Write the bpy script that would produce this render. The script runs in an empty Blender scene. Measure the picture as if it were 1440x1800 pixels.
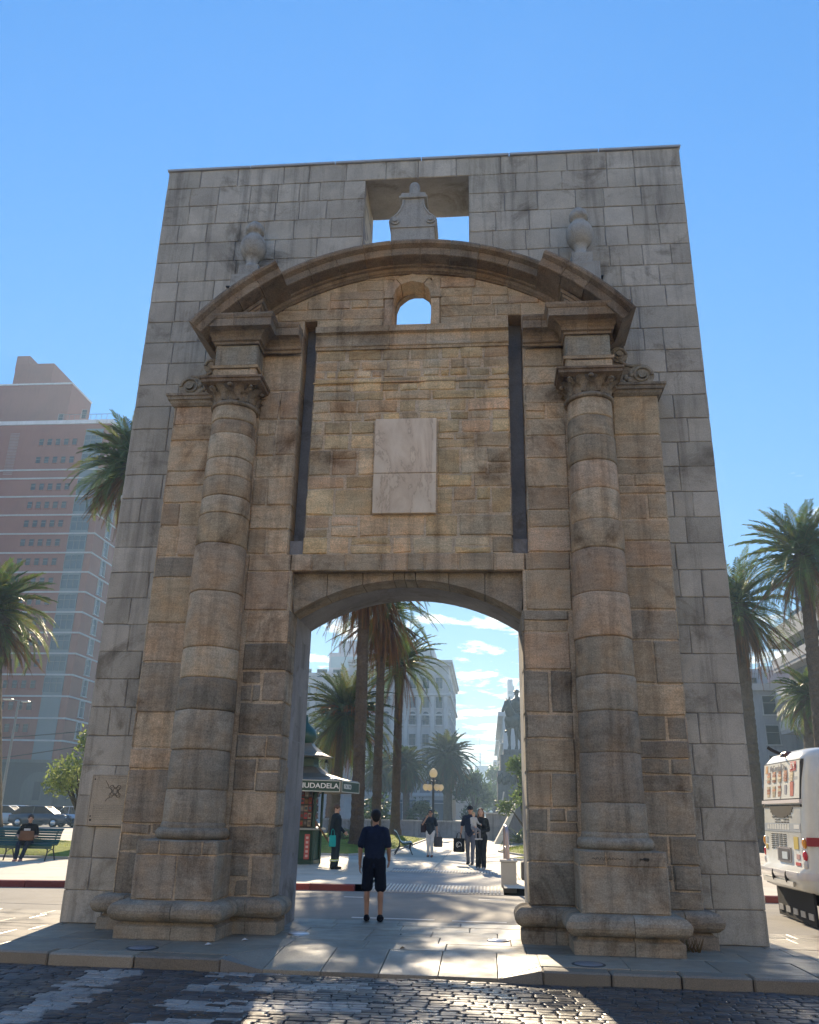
import bpy, math, random
from mathutils import Vector, Matrix, noise
PI = math.pi
rad = math.radians
sc = bpy.context.scene
col = sc.collection
V = Vector

# ------------------------------------------------------------------ camera model (solved from the gate's corners)
YAW, PIT, ROL, FPX, CD, CH = 0.0948469601, 0.346881313, 0.0212033327, 1461.5294, 13.2497557, 1.65
_f = V((-math.sin(YAW)*math.cos(PIT), math.cos(YAW)*math.cos(PIT), math.sin(PIT)))
_r0 = V((math.cos(YAW), math.sin(YAW), 0)); _u0 = _r0.cross(_f)
CR = _r0*math.cos(ROL) + _u0*math.sin(ROL); CU = CR.cross(_f); CF = _f
CAMP = V((0, -CD, CH))
def _ray(px, py): return CF + CR*((px-720)/FPX) - CU*((py-900)/FPX)
def at(px, py, Y):                     # world point seen at a photo pixel, at depth Y
    d = _ray(px, py); return CAMP + d*((Y+CD)/d.y)
def gp(px, py, z=0.0):                 # world point on a level plane
    d = _ray(px, py); return CAMP + d*((z-CH)/d.z)

# ------------------------------------------------------------------ mesh builder
class MB:
    def __init__(s): s.v=[]; s.f=[]; s.c=[]; s.m=[]; s.s=[]
    def add(s, vs, fs, c=(1,1,1), m=0, sm=False):
        o=len(s.v); s.v.extend([tuple(p) for p in vs])
        for f in fs:
            s.f.append(tuple(i+o for i in f)); s.c.append(c); s.m.append(m); s.s.append(sm)
        return s
    def xf(s, M, i0=0):
        for i in range(i0, len(s.v)): s.v[i]=tuple(M @ V(s.v[i]))
        return s
    def box(s, x0,y0,z0,x1,y1,z1, c=(1,1,1), m=0, b=0.0):
        if b<=0:
            vs=[(x0,y0,z0),(x1,y0,z0),(x1,y1,z0),(x0,y1,z0),(x0,y0,z1),(x1,y0,z1),(x1,y1,z1),(x0,y1,z1)]
            return s.add(vs,[(3,2,1,0),(4,5,6,7),(0,1,5,4),(1,2,6,5),(2,3,7,6),(3,0,4,7)],c,m)
        b=min(b,abs(x1-x0)*.45,abs(y1-y0)*.45,abs(z1-z0)*.45)
        vs=[]; idx={}
        for i,x in enumerate((x0,x1)):
            for j,y in enumerate((y0,y1)):
                for k,z in enumerate((z0,z1)):
                    dx=b if i==0 else -b; dy=b if j==0 else -b; dz=b if k==0 else -b
                    idx[i,j,k]=(len(vs),len(vs)+1,len(vs)+2)
                    vs += [(x,y+dy,z+dz),(x+dx,y,z+dz),(x+dx,y+dy,z)]
        fs=[]
        X=lambda i,j,k: idx[i,j,k][0]
        Y=lambda i,j,k: idx[i,j,k][1]
        Z=lambda i,j,k: idx[i,j,k][2]
        fs.append((X(0,0,0),X(0,0,1),X(0,1,1),X(0,1,0))); fs.append((X(1,0,0),X(1,1,0),X(1,1,1),X(1,0,1)))
        fs.append((Y(0,0,0),Y(1,0,0),Y(1,0,1),Y(0,0,1))); fs.append((Y(0,1,0),Y(0,1,1),Y(1,1,1),Y(1,1,0)))
        fs.append((Z(0,0,0),Z(0,1,0),Z(1,1,0),Z(1,0,0))); fs.append((Z(0,0,1),Z(1,0,1),Z(1,1,1),Z(0,1,1)))
        for j in (0,1):
            for k in (0,1):
                q=(Y(0,j,k),Z(0,j,k),Z(1,j,k),Y(1,j,k)); fs.append(q if (j+k)%2==1 else q[::-1])
        for i in (0,1):
            for k in (0,1):
                q=(X(i,0,k),X(i,1,k),Z(i,1,k),Z(i,0,k)); fs.append(q if (i+k)%2==1 else q[::-1])
        for i in (0,1):
            for j in (0,1):
                q=(X(i,j,0),Y(i,j,0),Y(i,j,1),X(i,j,1)); fs.append(q if (i+j)%2==0 else q[::-1])
        for i in (0,1):
            for j in (0,1):
                for k in (0,1):
                    q=idx[i,j,k]; fs.append(q if (i+j+k)%2==1 else q[::-1])
        return s.add(vs,fs,c,m)
    def rings(s, rs, c=(1,1,1), m=0, sm=True, closed=True, cap0=True, cap1=True):
        n=len(rs[0]); vs=[p for r in rs for p in r]; fs=[]
        kk=n if closed else n-1
        for a in range(len(rs)-1):
            for i in range(kk):
                j=(i+1)%n; fs.append((a*n+i,a*n+j,(a+1)*n+j,(a+1)*n+i))
        s.add(vs,fs,c,m,sm)
        if cap0: s.add(rs[0],[tuple(range(n-1,-1,-1))],c,m)
        if cap1: s.add(rs[-1],[tuple(range(n))],c,m)
        return s
    def lathe(s, prof, cx=0, cy=0, n=24, c=(1,1,1), m=0, sm=True, a0=0, a1=2*PI, cap=True):
        full=abs(a1-a0-2*PI)<1e-6; k=n if full else n+1
        rs=[[(cx+r*math.cos(a0+(a1-a0)*i/n), cy+r*math.sin(a0+(a1-a0)*i/n), z) for i in range(k)] for r,z in prof]
        return s.rings(rs,c,m,sm,full,cap and full,cap and full)
    def tube(s, pts, r, n=8, c=(1,1,1), m=0, sm=True, cap=True):
        pts=[V(p) for p in pts]; rr=r if isinstance(r,(list,tuple)) else [r]*len(pts)
        rs=[]; up=None
        for i,p in enumerate(pts):
            t=(pts[min(i+1,len(pts)-1)]-pts[max(i-1,0)]).normalized()
            if up is None:
                up = V((0,0,1)) if abs(t.z)<.9 else V((1,0,0))
            a=t.cross(up).normalized(); b=a.cross(t).normalized(); up=b
            rs.append([p+(a*math.cos(2*PI*k/n)+b*math.sin(2*PI*k/n))*rr[i] for k in range(n)])
        rs=[r_[::-1] for r_ in rs]
        return s.rings(rs,c,m,sm,True,cap,cap)
    def ell(s, ctr, rx, ry, rz, n=12, k=8, c=(1,1,1), m=0, M=None):
        rs=[]
        for a in range(1,k):
            th=PI*a/k
            rs.append([(rx*math.sin(th)*math.cos(2*PI*i/n), ry*math.sin(th)*math.sin(2*PI*i/n), -rz*math.cos(th)) for i in range(n)])
        i0=len(s.v)
        o=[(0,0,-rz)]+[p for r in rs for p in r]+[(0,0,rz)]
        fs=[(0,1+(i+1)%n,1+i) for i in range(n)]
        for a in range(k-2):
            for i in range(n):
                j=(i+1)%n; fs.append((1+a*n+i,1+a*n+j,1+(a+1)*n+j,1+(a+1)*n+i))
        L=len(o)-1; b=1+(k-2)*n
        fs+=[(b+i,b+(i+1)%n,L) for i in range(n)]
        s.add(o,fs,c,m,True)
        T=Matrix.Translation(V(ctr)) @ (M if M else Matrix())
        return s.xf(T,i0)
    def cap(s, p0, p1, r0, r1, sx=1.0, n=12, c=(1,1,1), side=V((1,0,0))):
        # tapered capsule; sx widens it along 'side'
        p0=V(p0); p1=V(p1); t=(p1-p0); L=t.length
        t = t.normalized() if L>1e-6 else V((0,0,1))
        a=(side-t*side.dot(t))
        if a.length<.05: a=V((0,1,0))-t*t.y
        a.normalize(); b=t.cross(a)
        rs=[]
        for e,(p,r,sg) in enumerate(((p0,r0,-1),(p1,r1,1))):
            seq = (75,50,25,0) if e==0 else (0,25,50,75)
            for g in seq:
                rr=r*math.cos(rad(g)); off=sg*r*math.sin(rad(g))
                rs.append([p+t*off+(a*sx*math.cos(2*PI*k/n)+b*math.sin(2*PI*k/n))*rr for k in range(n)])
        return s.rings(rs,c,0,True,True,True,True)
    def prism(s, poly, y0, y1, c=(1,1,1), m=0, axis='y', sm=False):
        # poly (a,b) CCW seen from the front (-y); extruded between y0 (front) and y1 (back)
        n=len(poly)
        if axis=='y': A=[(a,y0,b) for a,b in poly]; B=[(a,y1,b) for a,b in poly]
        elif axis=='z': A=[(a,b,y1) for a,b in poly]; B=[(a,b,y0) for a,b in poly]
        else: A=[(y0,a,b) for a,b in poly]; B=[(y1,a,b) for a,b in poly]; A,B=B,A
        fs=[tuple(range(n)),tuple(range(2*n-1,n-1,-1))]
        s.add(A+B,fs,c,m)
        s.add(A+B,[(i,i+n,(i+1)%n+n,(i+1)%n) for i in range(n)],c,m,sm)
        return s
    def build(s, name, mats, parent=None, loc=None, rotz=0.0):
        me=bpy.data.meshes.new(name); me.from_pydata(s.v,[],s.f)
        ca=me.color_attributes.new('Col','FLOAT_COLOR','CORNER')
        buf=[]
        for f,c in zip(s.f,s.c): buf += [c[0],c[1],c[2],1.0]*len(f)
        if len(buf)==4*len(me.loops): ca.data.foreach_set('color',buf)
        if not isinstance(mats,(list,tuple)): mats=[mats]
        for m in mats: me.materials.append(m)
        me.polygons.foreach_set('material_index',s.m)
        me.polygons.foreach_set('use_smooth',s.s)
        me.validate(); me.update()
        o=bpy.data.objects.new(name,me); col.objects.link(o)
        if parent: o.parent=parent
        if loc is not None: o.location=loc
        o.rotation_euler.z=rotz
        return o

def thing(name, label, cat, loc=(0,0,0), rotz=0.0, group=None):
    o=bpy.data.objects.new(name,None); col.objects.link(o); o.empty_display_size=.2
    o.location=loc; o.rotation_euler.z=rotz
    return tag(o,label,cat,group)
def tag(o, label, cat, group=None, kind=None):
    o['label']=label; o['category']=cat
    if group: o['group']=group
    if kind: o['kind']=kind
    return o
def struct(o): o['kind']='structure'; return o
def dup(root, loc, rotz, label=None, scale=None):
    r=root.copy(); col.objects.link(r); r.location=loc; r.rotation_euler.z=rotz
    if label: r['label']=label
    if scale: r.scale=(scale,)*3
    for ch in list(root.children):
        c=ch.copy(); col.objects.link(c); c.parent=r
        for g in ch.children:
            d=g.copy(); col.objects.link(d); d.parent=c
    return r
def copy_part(o, parent, loc, rotz=0.0):
    c=o.copy(); col.objects.link(c); c.parent=parent; c.location=loc; c.rotation_euler.z=rotz
    for g in o.children:
        d=g.copy(); col.objects.link(d); d.parent=c
    return c

# ------------------------------------------------------------------ materials
def _n(nt,t,**k):
    n=nt.nodes.new(t)
    for a,b in k.items():
        if a in n.inputs: n.inputs[a].default_value=b
        else: setattr(n,a,b)
    return n
def ramp(nt, stops):
    r=nt.nodes.new('ShaderNodeValToRGB'); e=r.color_ramp.elements
    while len(e)<len(stops): e.new(.5)
    for x,(p,c) in zip(e,stops):
        x.position=p; x.color=(c[0],c[1],c[2],1) if isinstance(c,(tuple,list)) else (c,c,c,1)
    return r
def mat(name, base=(1,1,1), rough=.8, spec=.35, metal=0.0, attr=True, grain=0.0, gscale=60, blotch=0.0, bscale=1.5,
        stain=0.0, sscale=.8, scol=(.25,.24,.22), bump=0.0, bmscale=12, bdist=.02, bed=0.0, emit=0.0, trans=0.0, rvar=0.0, streak=0.0, coat=0.0):
    m=bpy.data.materials.new(name); m.use_nodes=True; nt=m.node_tree; L=nt.links
    b=nt.nodes['Principled BSDF']; b.inputs['Roughness'].default_value=rough
    b.inputs['Specular IOR Level'].default_value=spec; b.inputs['Metallic'].default_value=metal
    if coat: b.inputs['Coat Weight'].default_value=coat
    tc=nt.nodes.new('ShaderNodeTexCoord'); co=tc.outputs['Object']
    cur=None
    if attr:
        a=_n(nt,'ShaderNodeAttribute',attribute_name='Col')
        x=_n(nt,'ShaderNodeMix',data_type='RGBA',blend_type='MULTIPLY'); x.inputs[0].default_value=1
        L.new(a.outputs['Color'],x.inputs[6]); x.inputs[7].default_value=(*base,1); cur=x.outputs[2]
    def mul(fac_socket):
        nonlocal cur
        x=_n(nt,'ShaderNodeMix',data_type='RGBA',blend_type='MULTIPLY'); x.inputs[0].default_value=1
        if cur is None: x.inputs[6].default_value=(*base,1)
        else: L.new(cur,x.inputs[6])
        L.new(fac_socket,x.inputs[7]); cur=x.outputs[2]
    if grain:
        t=_n(nt,'ShaderNodeTexNoise',Scale=gscale,Detail=4.0,Roughness=.7); L.new(co,t.inputs['Vector'])
        r=ramp(nt,[(.3,1-grain),(.7,1+grain)]); L.new(t.outputs['Fac'],r.inputs[0]); mul(r.outputs[0])
    if blotch:
        t=_n(nt,'ShaderNodeTexNoise',Scale=bscale,Detail=6.0,Roughness=.65,Distortion=.4); L.new(co,t.inputs['Vector'])
        r=ramp(nt,[(.3,1-blotch),(.72,1+blotch)]); L.new(t.outputs['Fac'],r.inputs[0]); mul(r.outputs[0])
    if streak:
        mp=_n(nt,'ShaderNodeMapping'); mp.inputs['Scale'].default_value=(2.2,2.2,.16); L.new(co,mp.inputs[0])
        t=_n(nt,'ShaderNodeTexNoise',Scale=1.6,Detail=7.0,Roughness=.7); L.new(mp.outputs[0],t.inputs['Vector'])
        r=ramp(nt,[(.5,1),(.68,1-streak)]); L.new(t.outputs['Fac'],r.inputs[0]); mul(r.outputs[0])
    if stain:
        t=_n(nt,'ShaderNodeTexNoise',Scale=sscale,Detail=9.0,Roughness=.72,Distortion=.7); L.new(co,t.inputs['Vector'])
        r=ramp(nt,[(.54,0.0),(.66,stain)]); L.new(t.outputs['Fac'],r.inputs[0])
        x=_n(nt,'ShaderNodeMix',data_type='RGBA',blend_type='MULTIPLY'); L.new(r.outputs[0],x.inputs[0])
        if cur is None: x.inputs[6].default_value=(*base,1)
        else: L.new(cur,x.inputs[6])
        x.inputs[7].default_value=(*scol,1); cur=x.outputs[2]
    if bed:
        mp=_n(nt,'ShaderNodeMapping'); mp.inputs['Scale'].default_value=(1.0,1.0,5.5); mp.inputs['Rotation'].default_value=(.05,.09,0); L.new(co,mp.inputs[0])
        tb=_n(nt,'ShaderNodeTexNoise',Scale=2.6,Detail=8.0,Roughness=.66,Distortion=.9); L.new(mp.outputs[0],tb.inputs['Vector'])
        r=ramp(nt,[(.32,1-bed),(.5,1.0),(.68,1+bed*.8)]); L.new(tb.outputs['Fac'],r.inputs[0]); mul(r.outputs[0])
        tv=_n(nt,'ShaderNodeTexNoise',Scale=3.4,Detail=3.0); L.new(co,tv.inputs['Vector'])
        r=ramp(nt,[(.36,(.93,.97,1.0)),(.5,(1,1,1)),(.64,(1.06,.99,.92))]); L.new(tv.outputs['Fac'],r.inputs[0]); mul(r.outputs[0])
    if cur is None: b.inputs['Base Color'].default_value=(*base,1)
    else: L.new(cur,b.inputs['Base Color'])
    if rvar:
        t=_n(nt,'ShaderNodeTexNoise',Scale=bscale*2.3,Detail=5.0); L.new(co,t.inputs['Vector'])
        r=ramp(nt,[(.35,max(0,rough-rvar)),(.65,min(1,rough+rvar))]); L.new(t.outputs['Fac'],r.inputs[0]); L.new(r.outputs[0],b.inputs['Roughness'])
    if bump:
        t=_n(nt,'ShaderNodeTexNoise',Scale=bmscale,Detail=9.0,Roughness=.68,Distortion=.3); L.new(co,t.inputs['Vector'])
        bp=_n(nt,'ShaderNodeBump',Strength=bump,Distance=bdist)
        if bed:
            ad=_n(nt,'ShaderNodeMath',operation='MULTIPLY_ADD'); L.new(tb.outputs['Fac'],ad.inputs[0]); ad.inputs[1].default_value=1.3; L.new(t.outputs['Fac'],ad.inputs[2]); L.new(ad.outputs[0],bp.inputs['Height'])
        else: L.new(t.outputs['Fac'],bp.inputs['Height']); L.new(bp.outputs[0],b.inputs['Normal'])
    if emit:
        b.inputs['Emission Strength'].default_value=emit
        if cur is not None: L.new(cur,b.inputs['Emission Color'])
        else: b.inputs['Emission Color'].default_value=(*base,1)
    if trans:
        tr=nt.nodes.new('ShaderNodeBsdfTranslucent'); mx=nt.nodes.new('ShaderNodeMixShader'); mx.inputs[0].default_value=trans
        if cur is not None: L.new(cur,tr.inputs[0])
        else: tr.inputs[0].default_value=(*base,1)
        out=nt.nodes['Material Output']; L.new(b.outputs[0],mx.inputs[1]); L.new(tr.outputs[0],mx.inputs[2]); L.new(mx.outputs[0],out.inputs['Surface'])
    return m

M_SAND=mat('sandstone',rough=.92,spec=.15,grain=.34,gscale=50,blotch=.18,bscale=1.9,stain=.8,sscale=.8,scol=(.40,.35,.31),bump=1.0,bmscale=17,bdist=.032,streak=.38,bed=.17)
M_GRAN=mat('grey_granite',rough=.88,spec=.2,grain=.24,gscale=70,blotch=.2,bscale=1.3,stain=.9,sscale=.8,scol=(.52,.50,.47),bump=.55,bmscale=16,bdist=.02,streak=.42)
M_CONC=mat('weathered_concrete',base=(.27,.265,.26),attr=False,rough=.9,spec=.2,grain=.12,gscale=40,blotch=.25,bscale=1.4,stain=.7,sscale=1.1,scol=(.5,.42,.34),bump=.3,bmscale=9)
M_MARB=bpy.data.materials.new('veined_marble')
def _marb():
    m=M_MARB; m.use_nodes=True; nt=m.node_tree; L=nt.links; b=nt.nodes['Principled BSDF']; b.inputs['Roughness'].default_value=.45
    tc=nt.nodes.new('ShaderNodeTexCoord')
    mp=_n(nt,'ShaderNodeMapping'); mp.inputs['Rotation'].default_value=(0,-.6,0); mp.inputs['Scale'].default_value=(2.4,1,.7); L.new(tc.outputs['Object'],mp.inputs[0])
    t=_n(nt,'ShaderNodeTexNoise',Scale=.9,Detail=10.0,Roughness=.66,Distortion=.5); L.new(mp.outputs[0],t.inputs['Vector'])
    r=ramp(nt,[(.38,(.88,.72,.53)),(.485,(.76,.59,.41)),(.50,(.58,.43,.29)),(.515,(.82,.66,.47)),(.62,(.88,.74,.56))]); L.new(t.outputs['Fac'],r.inputs[0])
    t2=_n(nt,'ShaderNodeTexNoise',Scale=.9,Detail=5.0); L.new(tc.outputs['Object'],t2.inputs['Vector'])
    r2=ramp(nt,[(.4,(1,1,1)),(.65,(.8,.79,.77))]); L.new(t2.outputs['Fac'],r2.inputs[0])
    x=_n(nt,'ShaderNodeMix',data_type='RGBA',blend_type='MULTIPLY'); x.inputs[0].default_value=1
    L.new(r.outputs[0],x.inputs[6]); L.new(r2.outputs[0],x.inputs[7]); L.new(x.outputs[2],b.inputs['Base Color'])
_marb()
M_PAVE=mat('granite_paving',rough=.5,spec=.5,grain=.4,gscale=95,blotch=.14,bscale=1.2,bump=.25,bmscale=45,bdist=.006,rvar=.14)
M_COB=mat('polished_cobble',rough=.40,spec=.55,grain=.3,gscale=60,blotch=.3,bscale=2,bump=.28,bmscale=26,bdist=.012,rvar=.14)
M_DIRT=mat('joint_dirt',base=(.05,.045,.038),attr=False,rough=.9,grain=.3,gscale=40,bump=.4,bmscale=40)
M_ASPH=mat('worn_asphalt',base=(.20,.185,.16),attr=False,rough=.8,spec=.35,grain=.22,gscale=120,blotch=.2,bscale=.7,stain=.4,sscale=.5,scol=(.6,.6,.6),bump=.2,bmscale=110,bdist=.006)
M_PLAZA=mat('plaza_concrete',rough=.75,spec=.35,grain=.15,gscale=70,blotch=.18,bscale=.8,stain=.35,sscale=.6,scol=(.7,.68,.66),bump=.15,bmscale=60,bdist=.005)
M_EARTH=mat('earth',base=(.16,.15,.13),attr=False,rough=.95,blotch=.2,bscale=.05,grain=.2,gscale=2)
M_GRASS=mat('lawn',base=(.21,.24,.045),attr=False,rough=.9,spec=.1,grain=.35,gscale=26,blotch=.35,bscale=1.1,stain=.7,sscale=.6,scol=(.8,.62,.45),bump=.8,bmscale=30,bdist=.05)
M_BLADE=mat('grass_blade',rough=.7,spec=.2,trans=.45)
M_FROND=mat('palm_frond',rough=.42,spec=.5,trans=.5)
M_DEAD=mat('dead_frond',base=(.72,.66,.62),rough=.9,spec=.1,trans=.22)
M_LEAF=mat('tree_leaf',rough=.5,spec=.35,trans=.5)
M_BARK=mat('palm_bark',base=(.72,.70,.68),rough=.95,spec=.1,grain=.3,gscale=16,blotch=.25,bscale=2,bump=.9,bmscale=9,bdist=.05)
M_PAINT=mat('painted_metal',rough=.38,spec=.5,grain=.05,gscale=6)
M_PLAST=mat('coloured_plastic',rough=.45,spec=.45)
M_DARKM=mat('dark_iron',base=(.025,.03,.03),attr=False,rough=.5,spec=.5)
M_STEEL=mat('brushed_steel',base=(.55,.55,.55),attr=False,rough=.3,metal=1.0,grain=.1,gscale=40)
M_GLASS=mat('dark_window_glass',base=(.012,.016,.020),attr=False,rough=.15,spec=.4)
M_TINT=mat('pale_window_glass',base=(.03,.06,.08),attr=False,rough=.15,spec=.4)
M_GLOBE=mat('opal_globe',base=(.78,.70,.52),attr=False,rough=.35,trans=.5)
M_BRICK=mat('pink_brick',rough=.85,spec=.2,grain=.12,gscale=9,blotch=.12,bscale=.25,streak=.12)
M_WALL=mat('render_wall',rough=.85,spec=.2,grain=.06,gscale=12,blotch=.14,bscale=.3,streak=.18)
M_BRONZE=mat('dark_bronze',base=(.05,.055,.05),attr=False,rough=.45,metal=.6,blotch=.3,bscale=2)
M_SKIN=mat('skin',rough=.55,spec=.35,grain=.06,gscale=90)
M_CLOTH=mat('cloth',rough=.9,spec=.1,grain=.14,gscale=180,blotch=.12,bscale=9,bump=.5,bmscale=14,bdist=.02)
M_HAIR=mat('hair',rough=.6,spec=.3,grain=.35,gscale=120)
M_RUB=mat('rubber',base=(.02,.02,.02),attr=False,rough=.8)
M_WHITEP=mat('white_vehicle_paint',rough=.25,spec=.5,coat=.4,grain=.05,gscale=5)
M_LAMPR=mat('lamp_lens',rough=.2,spec=.6)
M_CHAL=mat('letter_paint',rough=.5)
# ------------------------------------------------------------------ masonry tools
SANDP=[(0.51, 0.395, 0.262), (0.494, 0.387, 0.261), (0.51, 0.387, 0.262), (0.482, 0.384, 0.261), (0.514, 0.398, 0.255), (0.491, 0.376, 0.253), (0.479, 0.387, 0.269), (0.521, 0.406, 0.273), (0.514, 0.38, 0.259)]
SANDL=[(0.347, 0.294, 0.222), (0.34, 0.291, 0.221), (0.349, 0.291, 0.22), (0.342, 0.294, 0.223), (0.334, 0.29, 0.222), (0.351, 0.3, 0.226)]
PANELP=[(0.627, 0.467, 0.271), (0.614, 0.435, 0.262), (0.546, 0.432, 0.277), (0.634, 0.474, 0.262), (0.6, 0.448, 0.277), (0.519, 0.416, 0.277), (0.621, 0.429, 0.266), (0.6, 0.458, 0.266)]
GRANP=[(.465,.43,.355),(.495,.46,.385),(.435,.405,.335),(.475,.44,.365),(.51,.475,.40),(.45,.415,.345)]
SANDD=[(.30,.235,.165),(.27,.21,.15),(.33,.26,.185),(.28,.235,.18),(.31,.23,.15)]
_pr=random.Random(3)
def PZ(z): return SANDP if _pr.random()<max(.08,min(1,(z-2.6)/3.0)) else SANDL  # lower courses darker: grime, and weaker light near the ground put into colour
MORT=(.58,.46,.32)
def pick(rng,pal,j=.10):
    j=j*1.35
    c=rng.choice(pal); k=1+rng.uniform(-j,j); return (c[0]*k,c[1]*k,c[2]*k)
def stone(mb,P,U,W,N,quad,depth,c,rng,bev=.018,jit=.006,seg=.22,pil=.004,m=0):
    pts=[]; n=4
    for i in range(4):
        a=quad[i]; b=quad[(i+1)%4]; L=math.hypot(b[0]-a[0],b[1]-a[1]); k=max(1,int(L/seg))
        for t in range(k): pts.append((a[0]+(b[0]-a[0])*t/k,a[1]+(b[1]-a[1])*t/k, t==0))
    cu=sum(p[0] for p in quad)/4; cv=sum(p[1] for p in quad)/4
    back=[];mid=[];fr=[]
    for u,v,cn in pts:
        ju=rng.uniform(-jit,jit); jv=rng.uniform(-jit,jit)
        du=cu-u; dv=cv-v
        iu=math.copysign(min(abs(du),bev),du) if abs(du)>1e-4 else 0; iv=math.copysign(min(abs(dv),bev),dv) if abs(dv)>1e-4 else 0
        # inset only along edge normal: approximate with a scale towards the centre
        L=math.hypot(du,dv) or 1; s=(bev*(1.5 if cn else 1.0))/L
        back.append(P+U*u+W*v-N*depth)
        mid.append(P+U*(u+ju)+W*(v+jv)-N*bev*(1.4 if cn else 1))
        fr.append(P+U*(u+ju+du*s)+W*(v+jv+dv*s)+N*rng.uniform(-jit*.6,jit*.2))
    k=len(pts); vs=back+mid+fr+[P+U*cu+W*cv+N*rng.uniform(0,pil)]
    fs=[]
    for i in range(k):
        j=(i+1)%k
        fs+=[(i,j,k+j,k+i),(k+i,k+j,2*k+j,2*k+i),(2*k+i,2*k+j,3*k)]
    mb.add(vs,fs,c,m)
def mk_rows(v0,v1,h0,h1,rng,forced=()):
    cuts=sorted([v0,v1]+[f for f in forced if v0<f<v1]); out=[v0]
    for a,b in zip(cuts,cuts[1:]):
        n=max(1,round((b-a)/rng.uniform(h0,h1))); ws=[rng.uniform(h0,h1) for _ in range(n)]; s=sum(ws); x=a
        for w in ws[:-1]: x+=w/s*(b-a); out.append(x)
        out.append(b)
    return out
def ashlar(mb,P,U,W,N,u0,u1,rows,w0,w1,pal,rng,depth=.10,gap=.007,holes=(),zmax=None,zmin=None,bev=.018,jit=.006,cj=.1,m=0,pil=.004,split=0.0):
    for a,b in zip(rows,rows[1:]):
        spans=[(u0,u1)]; mid=(a+b)/2
        for (h0,h1,k0,k1) in holes:
            if k0<mid<k1:
                nw=[]
                for s,e in spans:
                    if h0>s: nw.append((s,min(e,h0)))
                    if h1<e: nw.append((max(s,h1),e))
                spans=[q for q in nw if q[1]-q[0]>.02]
        for s,e in spans:
            n=max(1,round((e-s)/rng.uniform(w0,w1))); ws=[rng.uniform(w0,w1) for _ in range(n)]; t=sum(ws); x=s
            for w in ws:
                x2=x+w/t*(e-s); g=gap
                q=[(x+g,a+g),(x2-g,a+g),(x2-g,b-g),(x+g,b-g)]
                if zmax:
                    zl=zmax(q[0][0]); zr=zmax(q[1][0]); q[2]=(q[2][0],min(q[2][1],zr)); q[3]=(q[3][0],min(q[3][1],zl))
                    if q[2][1]<q[1][1]+.02 or q[3][1]<q[0][1]+.02: x=x2; continue
                if zmin:
                    q[0]=(q[0][0],max(q[0][1],zmin(q[0][0]))); q[1]=(q[1][0],max(q[1][1],zmin(q[1][0])))
                    if q[2][1]<q[1][1]+.02 or q[3][1]<q[0][1]+.02: x=x2; continue
                qs=[q]
                if split and rng.random()<split and b-a>.26 and not zmax:
                    zc=a+(b-a)*rng.uniform(.38,.62); qs=[[q[0],q[1],(q[1][0],zc-g),(q[0][0],zc-g)],[(q[0][0],zc+g),(q[1][0],zc+g),q[2],q[3]]]
                    if rng.random()<.5 and w>.45:
                        k=rng.randrange(2); qq=qs.pop(k); xm=x+(x2-x)*rng.uniform(.35,.65); qs+=[[qq[0],(xm-g,qq[1][1]),(xm-g,qq[2][1]),qq[3]],[(xm+g,qq[0][1]),qq[1],qq[2],(xm+g,qq[3][1])]]
                for q in qs: stone(mb,P+N*(rng.uniform(-.014,.008) if jit>.007 else rng.uniform(-.003,.002)),U,W,N,q,depth,pick(rng,pal(b) if callable(pal) else pal,cj),rng,bev,jit,.22,pil,m)
                x=x2
def sweep(mb,path,prof,rng,pal,L=1.0,closed=False,groove=.012,caps=True,z0=0,jit=.0):
    # path in plan, outward = right-hand side of travel; prof = (out,z)
    pts=[V((p[0],p[1])) for p in path]; n=len(pts); st=[]
    def nrm(a,b): d=(b-a).normalized(); return V((d.y,-d.x))
    segs=[(i,(i+1)%n) for i in range(n if closed else n-1)]
    ns=[nrm(pts[a],pts[b]) for a,b in segs]
    stations=[]   # (pos, offset dir, inset, colour index after)
    ci=0
    for k,(a,b) in enumerate(segs):
        if k==0 and not closed: off=ns[0]
        else:
            p=ns[k-1] if (k>0 or closed) else ns[0]; q=ns[k]; s=p+q; off=s*(2/max(.2,s.dot(s)))*1.0 if s.length>.2 else q
            off=s/(max(.15,s.dot(q))) if s.length>.2 else q
        stations.append((pts[a],off,0.0,ci))
        ln=(pts[b]-pts[a]).length; m_=int(ln/L+.35)
        if m_>=1 and ln>L*.7:
            xs=[ (i+rng.uniform(-.15,.15))/(m_+1) for i in range(1,m_+1)] if m_>0 else []
            for t in xs:
                p=pts[a]+(pts[b]-pts[a])*t; e=(pts[b]-pts[a]).normalized()
                stations.append((p-e*.009,ns[k],0.0,ci)); stations.append((p,ns[k],groove,ci)); ci+=1
                stations.append((p+e*.009,ns[k],0.0,ci))
    if not closed: stations.append((pts[-1],ns[-1],0.0,ci))
    cols=[pick(rng,pal,.1) for _ in range(ci+2)]
    rs=[]
    for (p,off,ins,c) in stations:
        rs.append([(p.x+off.x*(o-ins)+rng.uniform(-jit,jit),p.y+off.y*(o-ins)+rng.uniform(-jit,jit),z+z0-ins*.3+rng.uniform(-jit,jit)) for o,z in prof])
    m_=len(prof); S=len(stations)
    for i in range(S if closed else S-1):
        a=rs[i]; b=rs[(i+1)%S]
        mb.add(a+b,[(j,m_+j,m_+j+1,j+1) for j in range(m_-1)],cols[stations[i][3]],0,False)
    if not closed and caps:
        mb.add(rs[0],[tuple(range(m_))],cols[0]); mb.add(rs[-1],[tuple(range(m_-1,-1,-1))],cols[-1])
def rnd_prof(cx,cz,r,a0,a1,n=6): return [(cx+r*math.cos(rad(a0+(a1-a0)*i/n)),cz+r*math.sin(rad(a0+(a1-a0)*i/n))) for i in range(n+1)]
EX,EY,EZ=V((1,0,0)),V((0,1,0)),V((0,0,1)); O=V((0,0,0))
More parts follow.
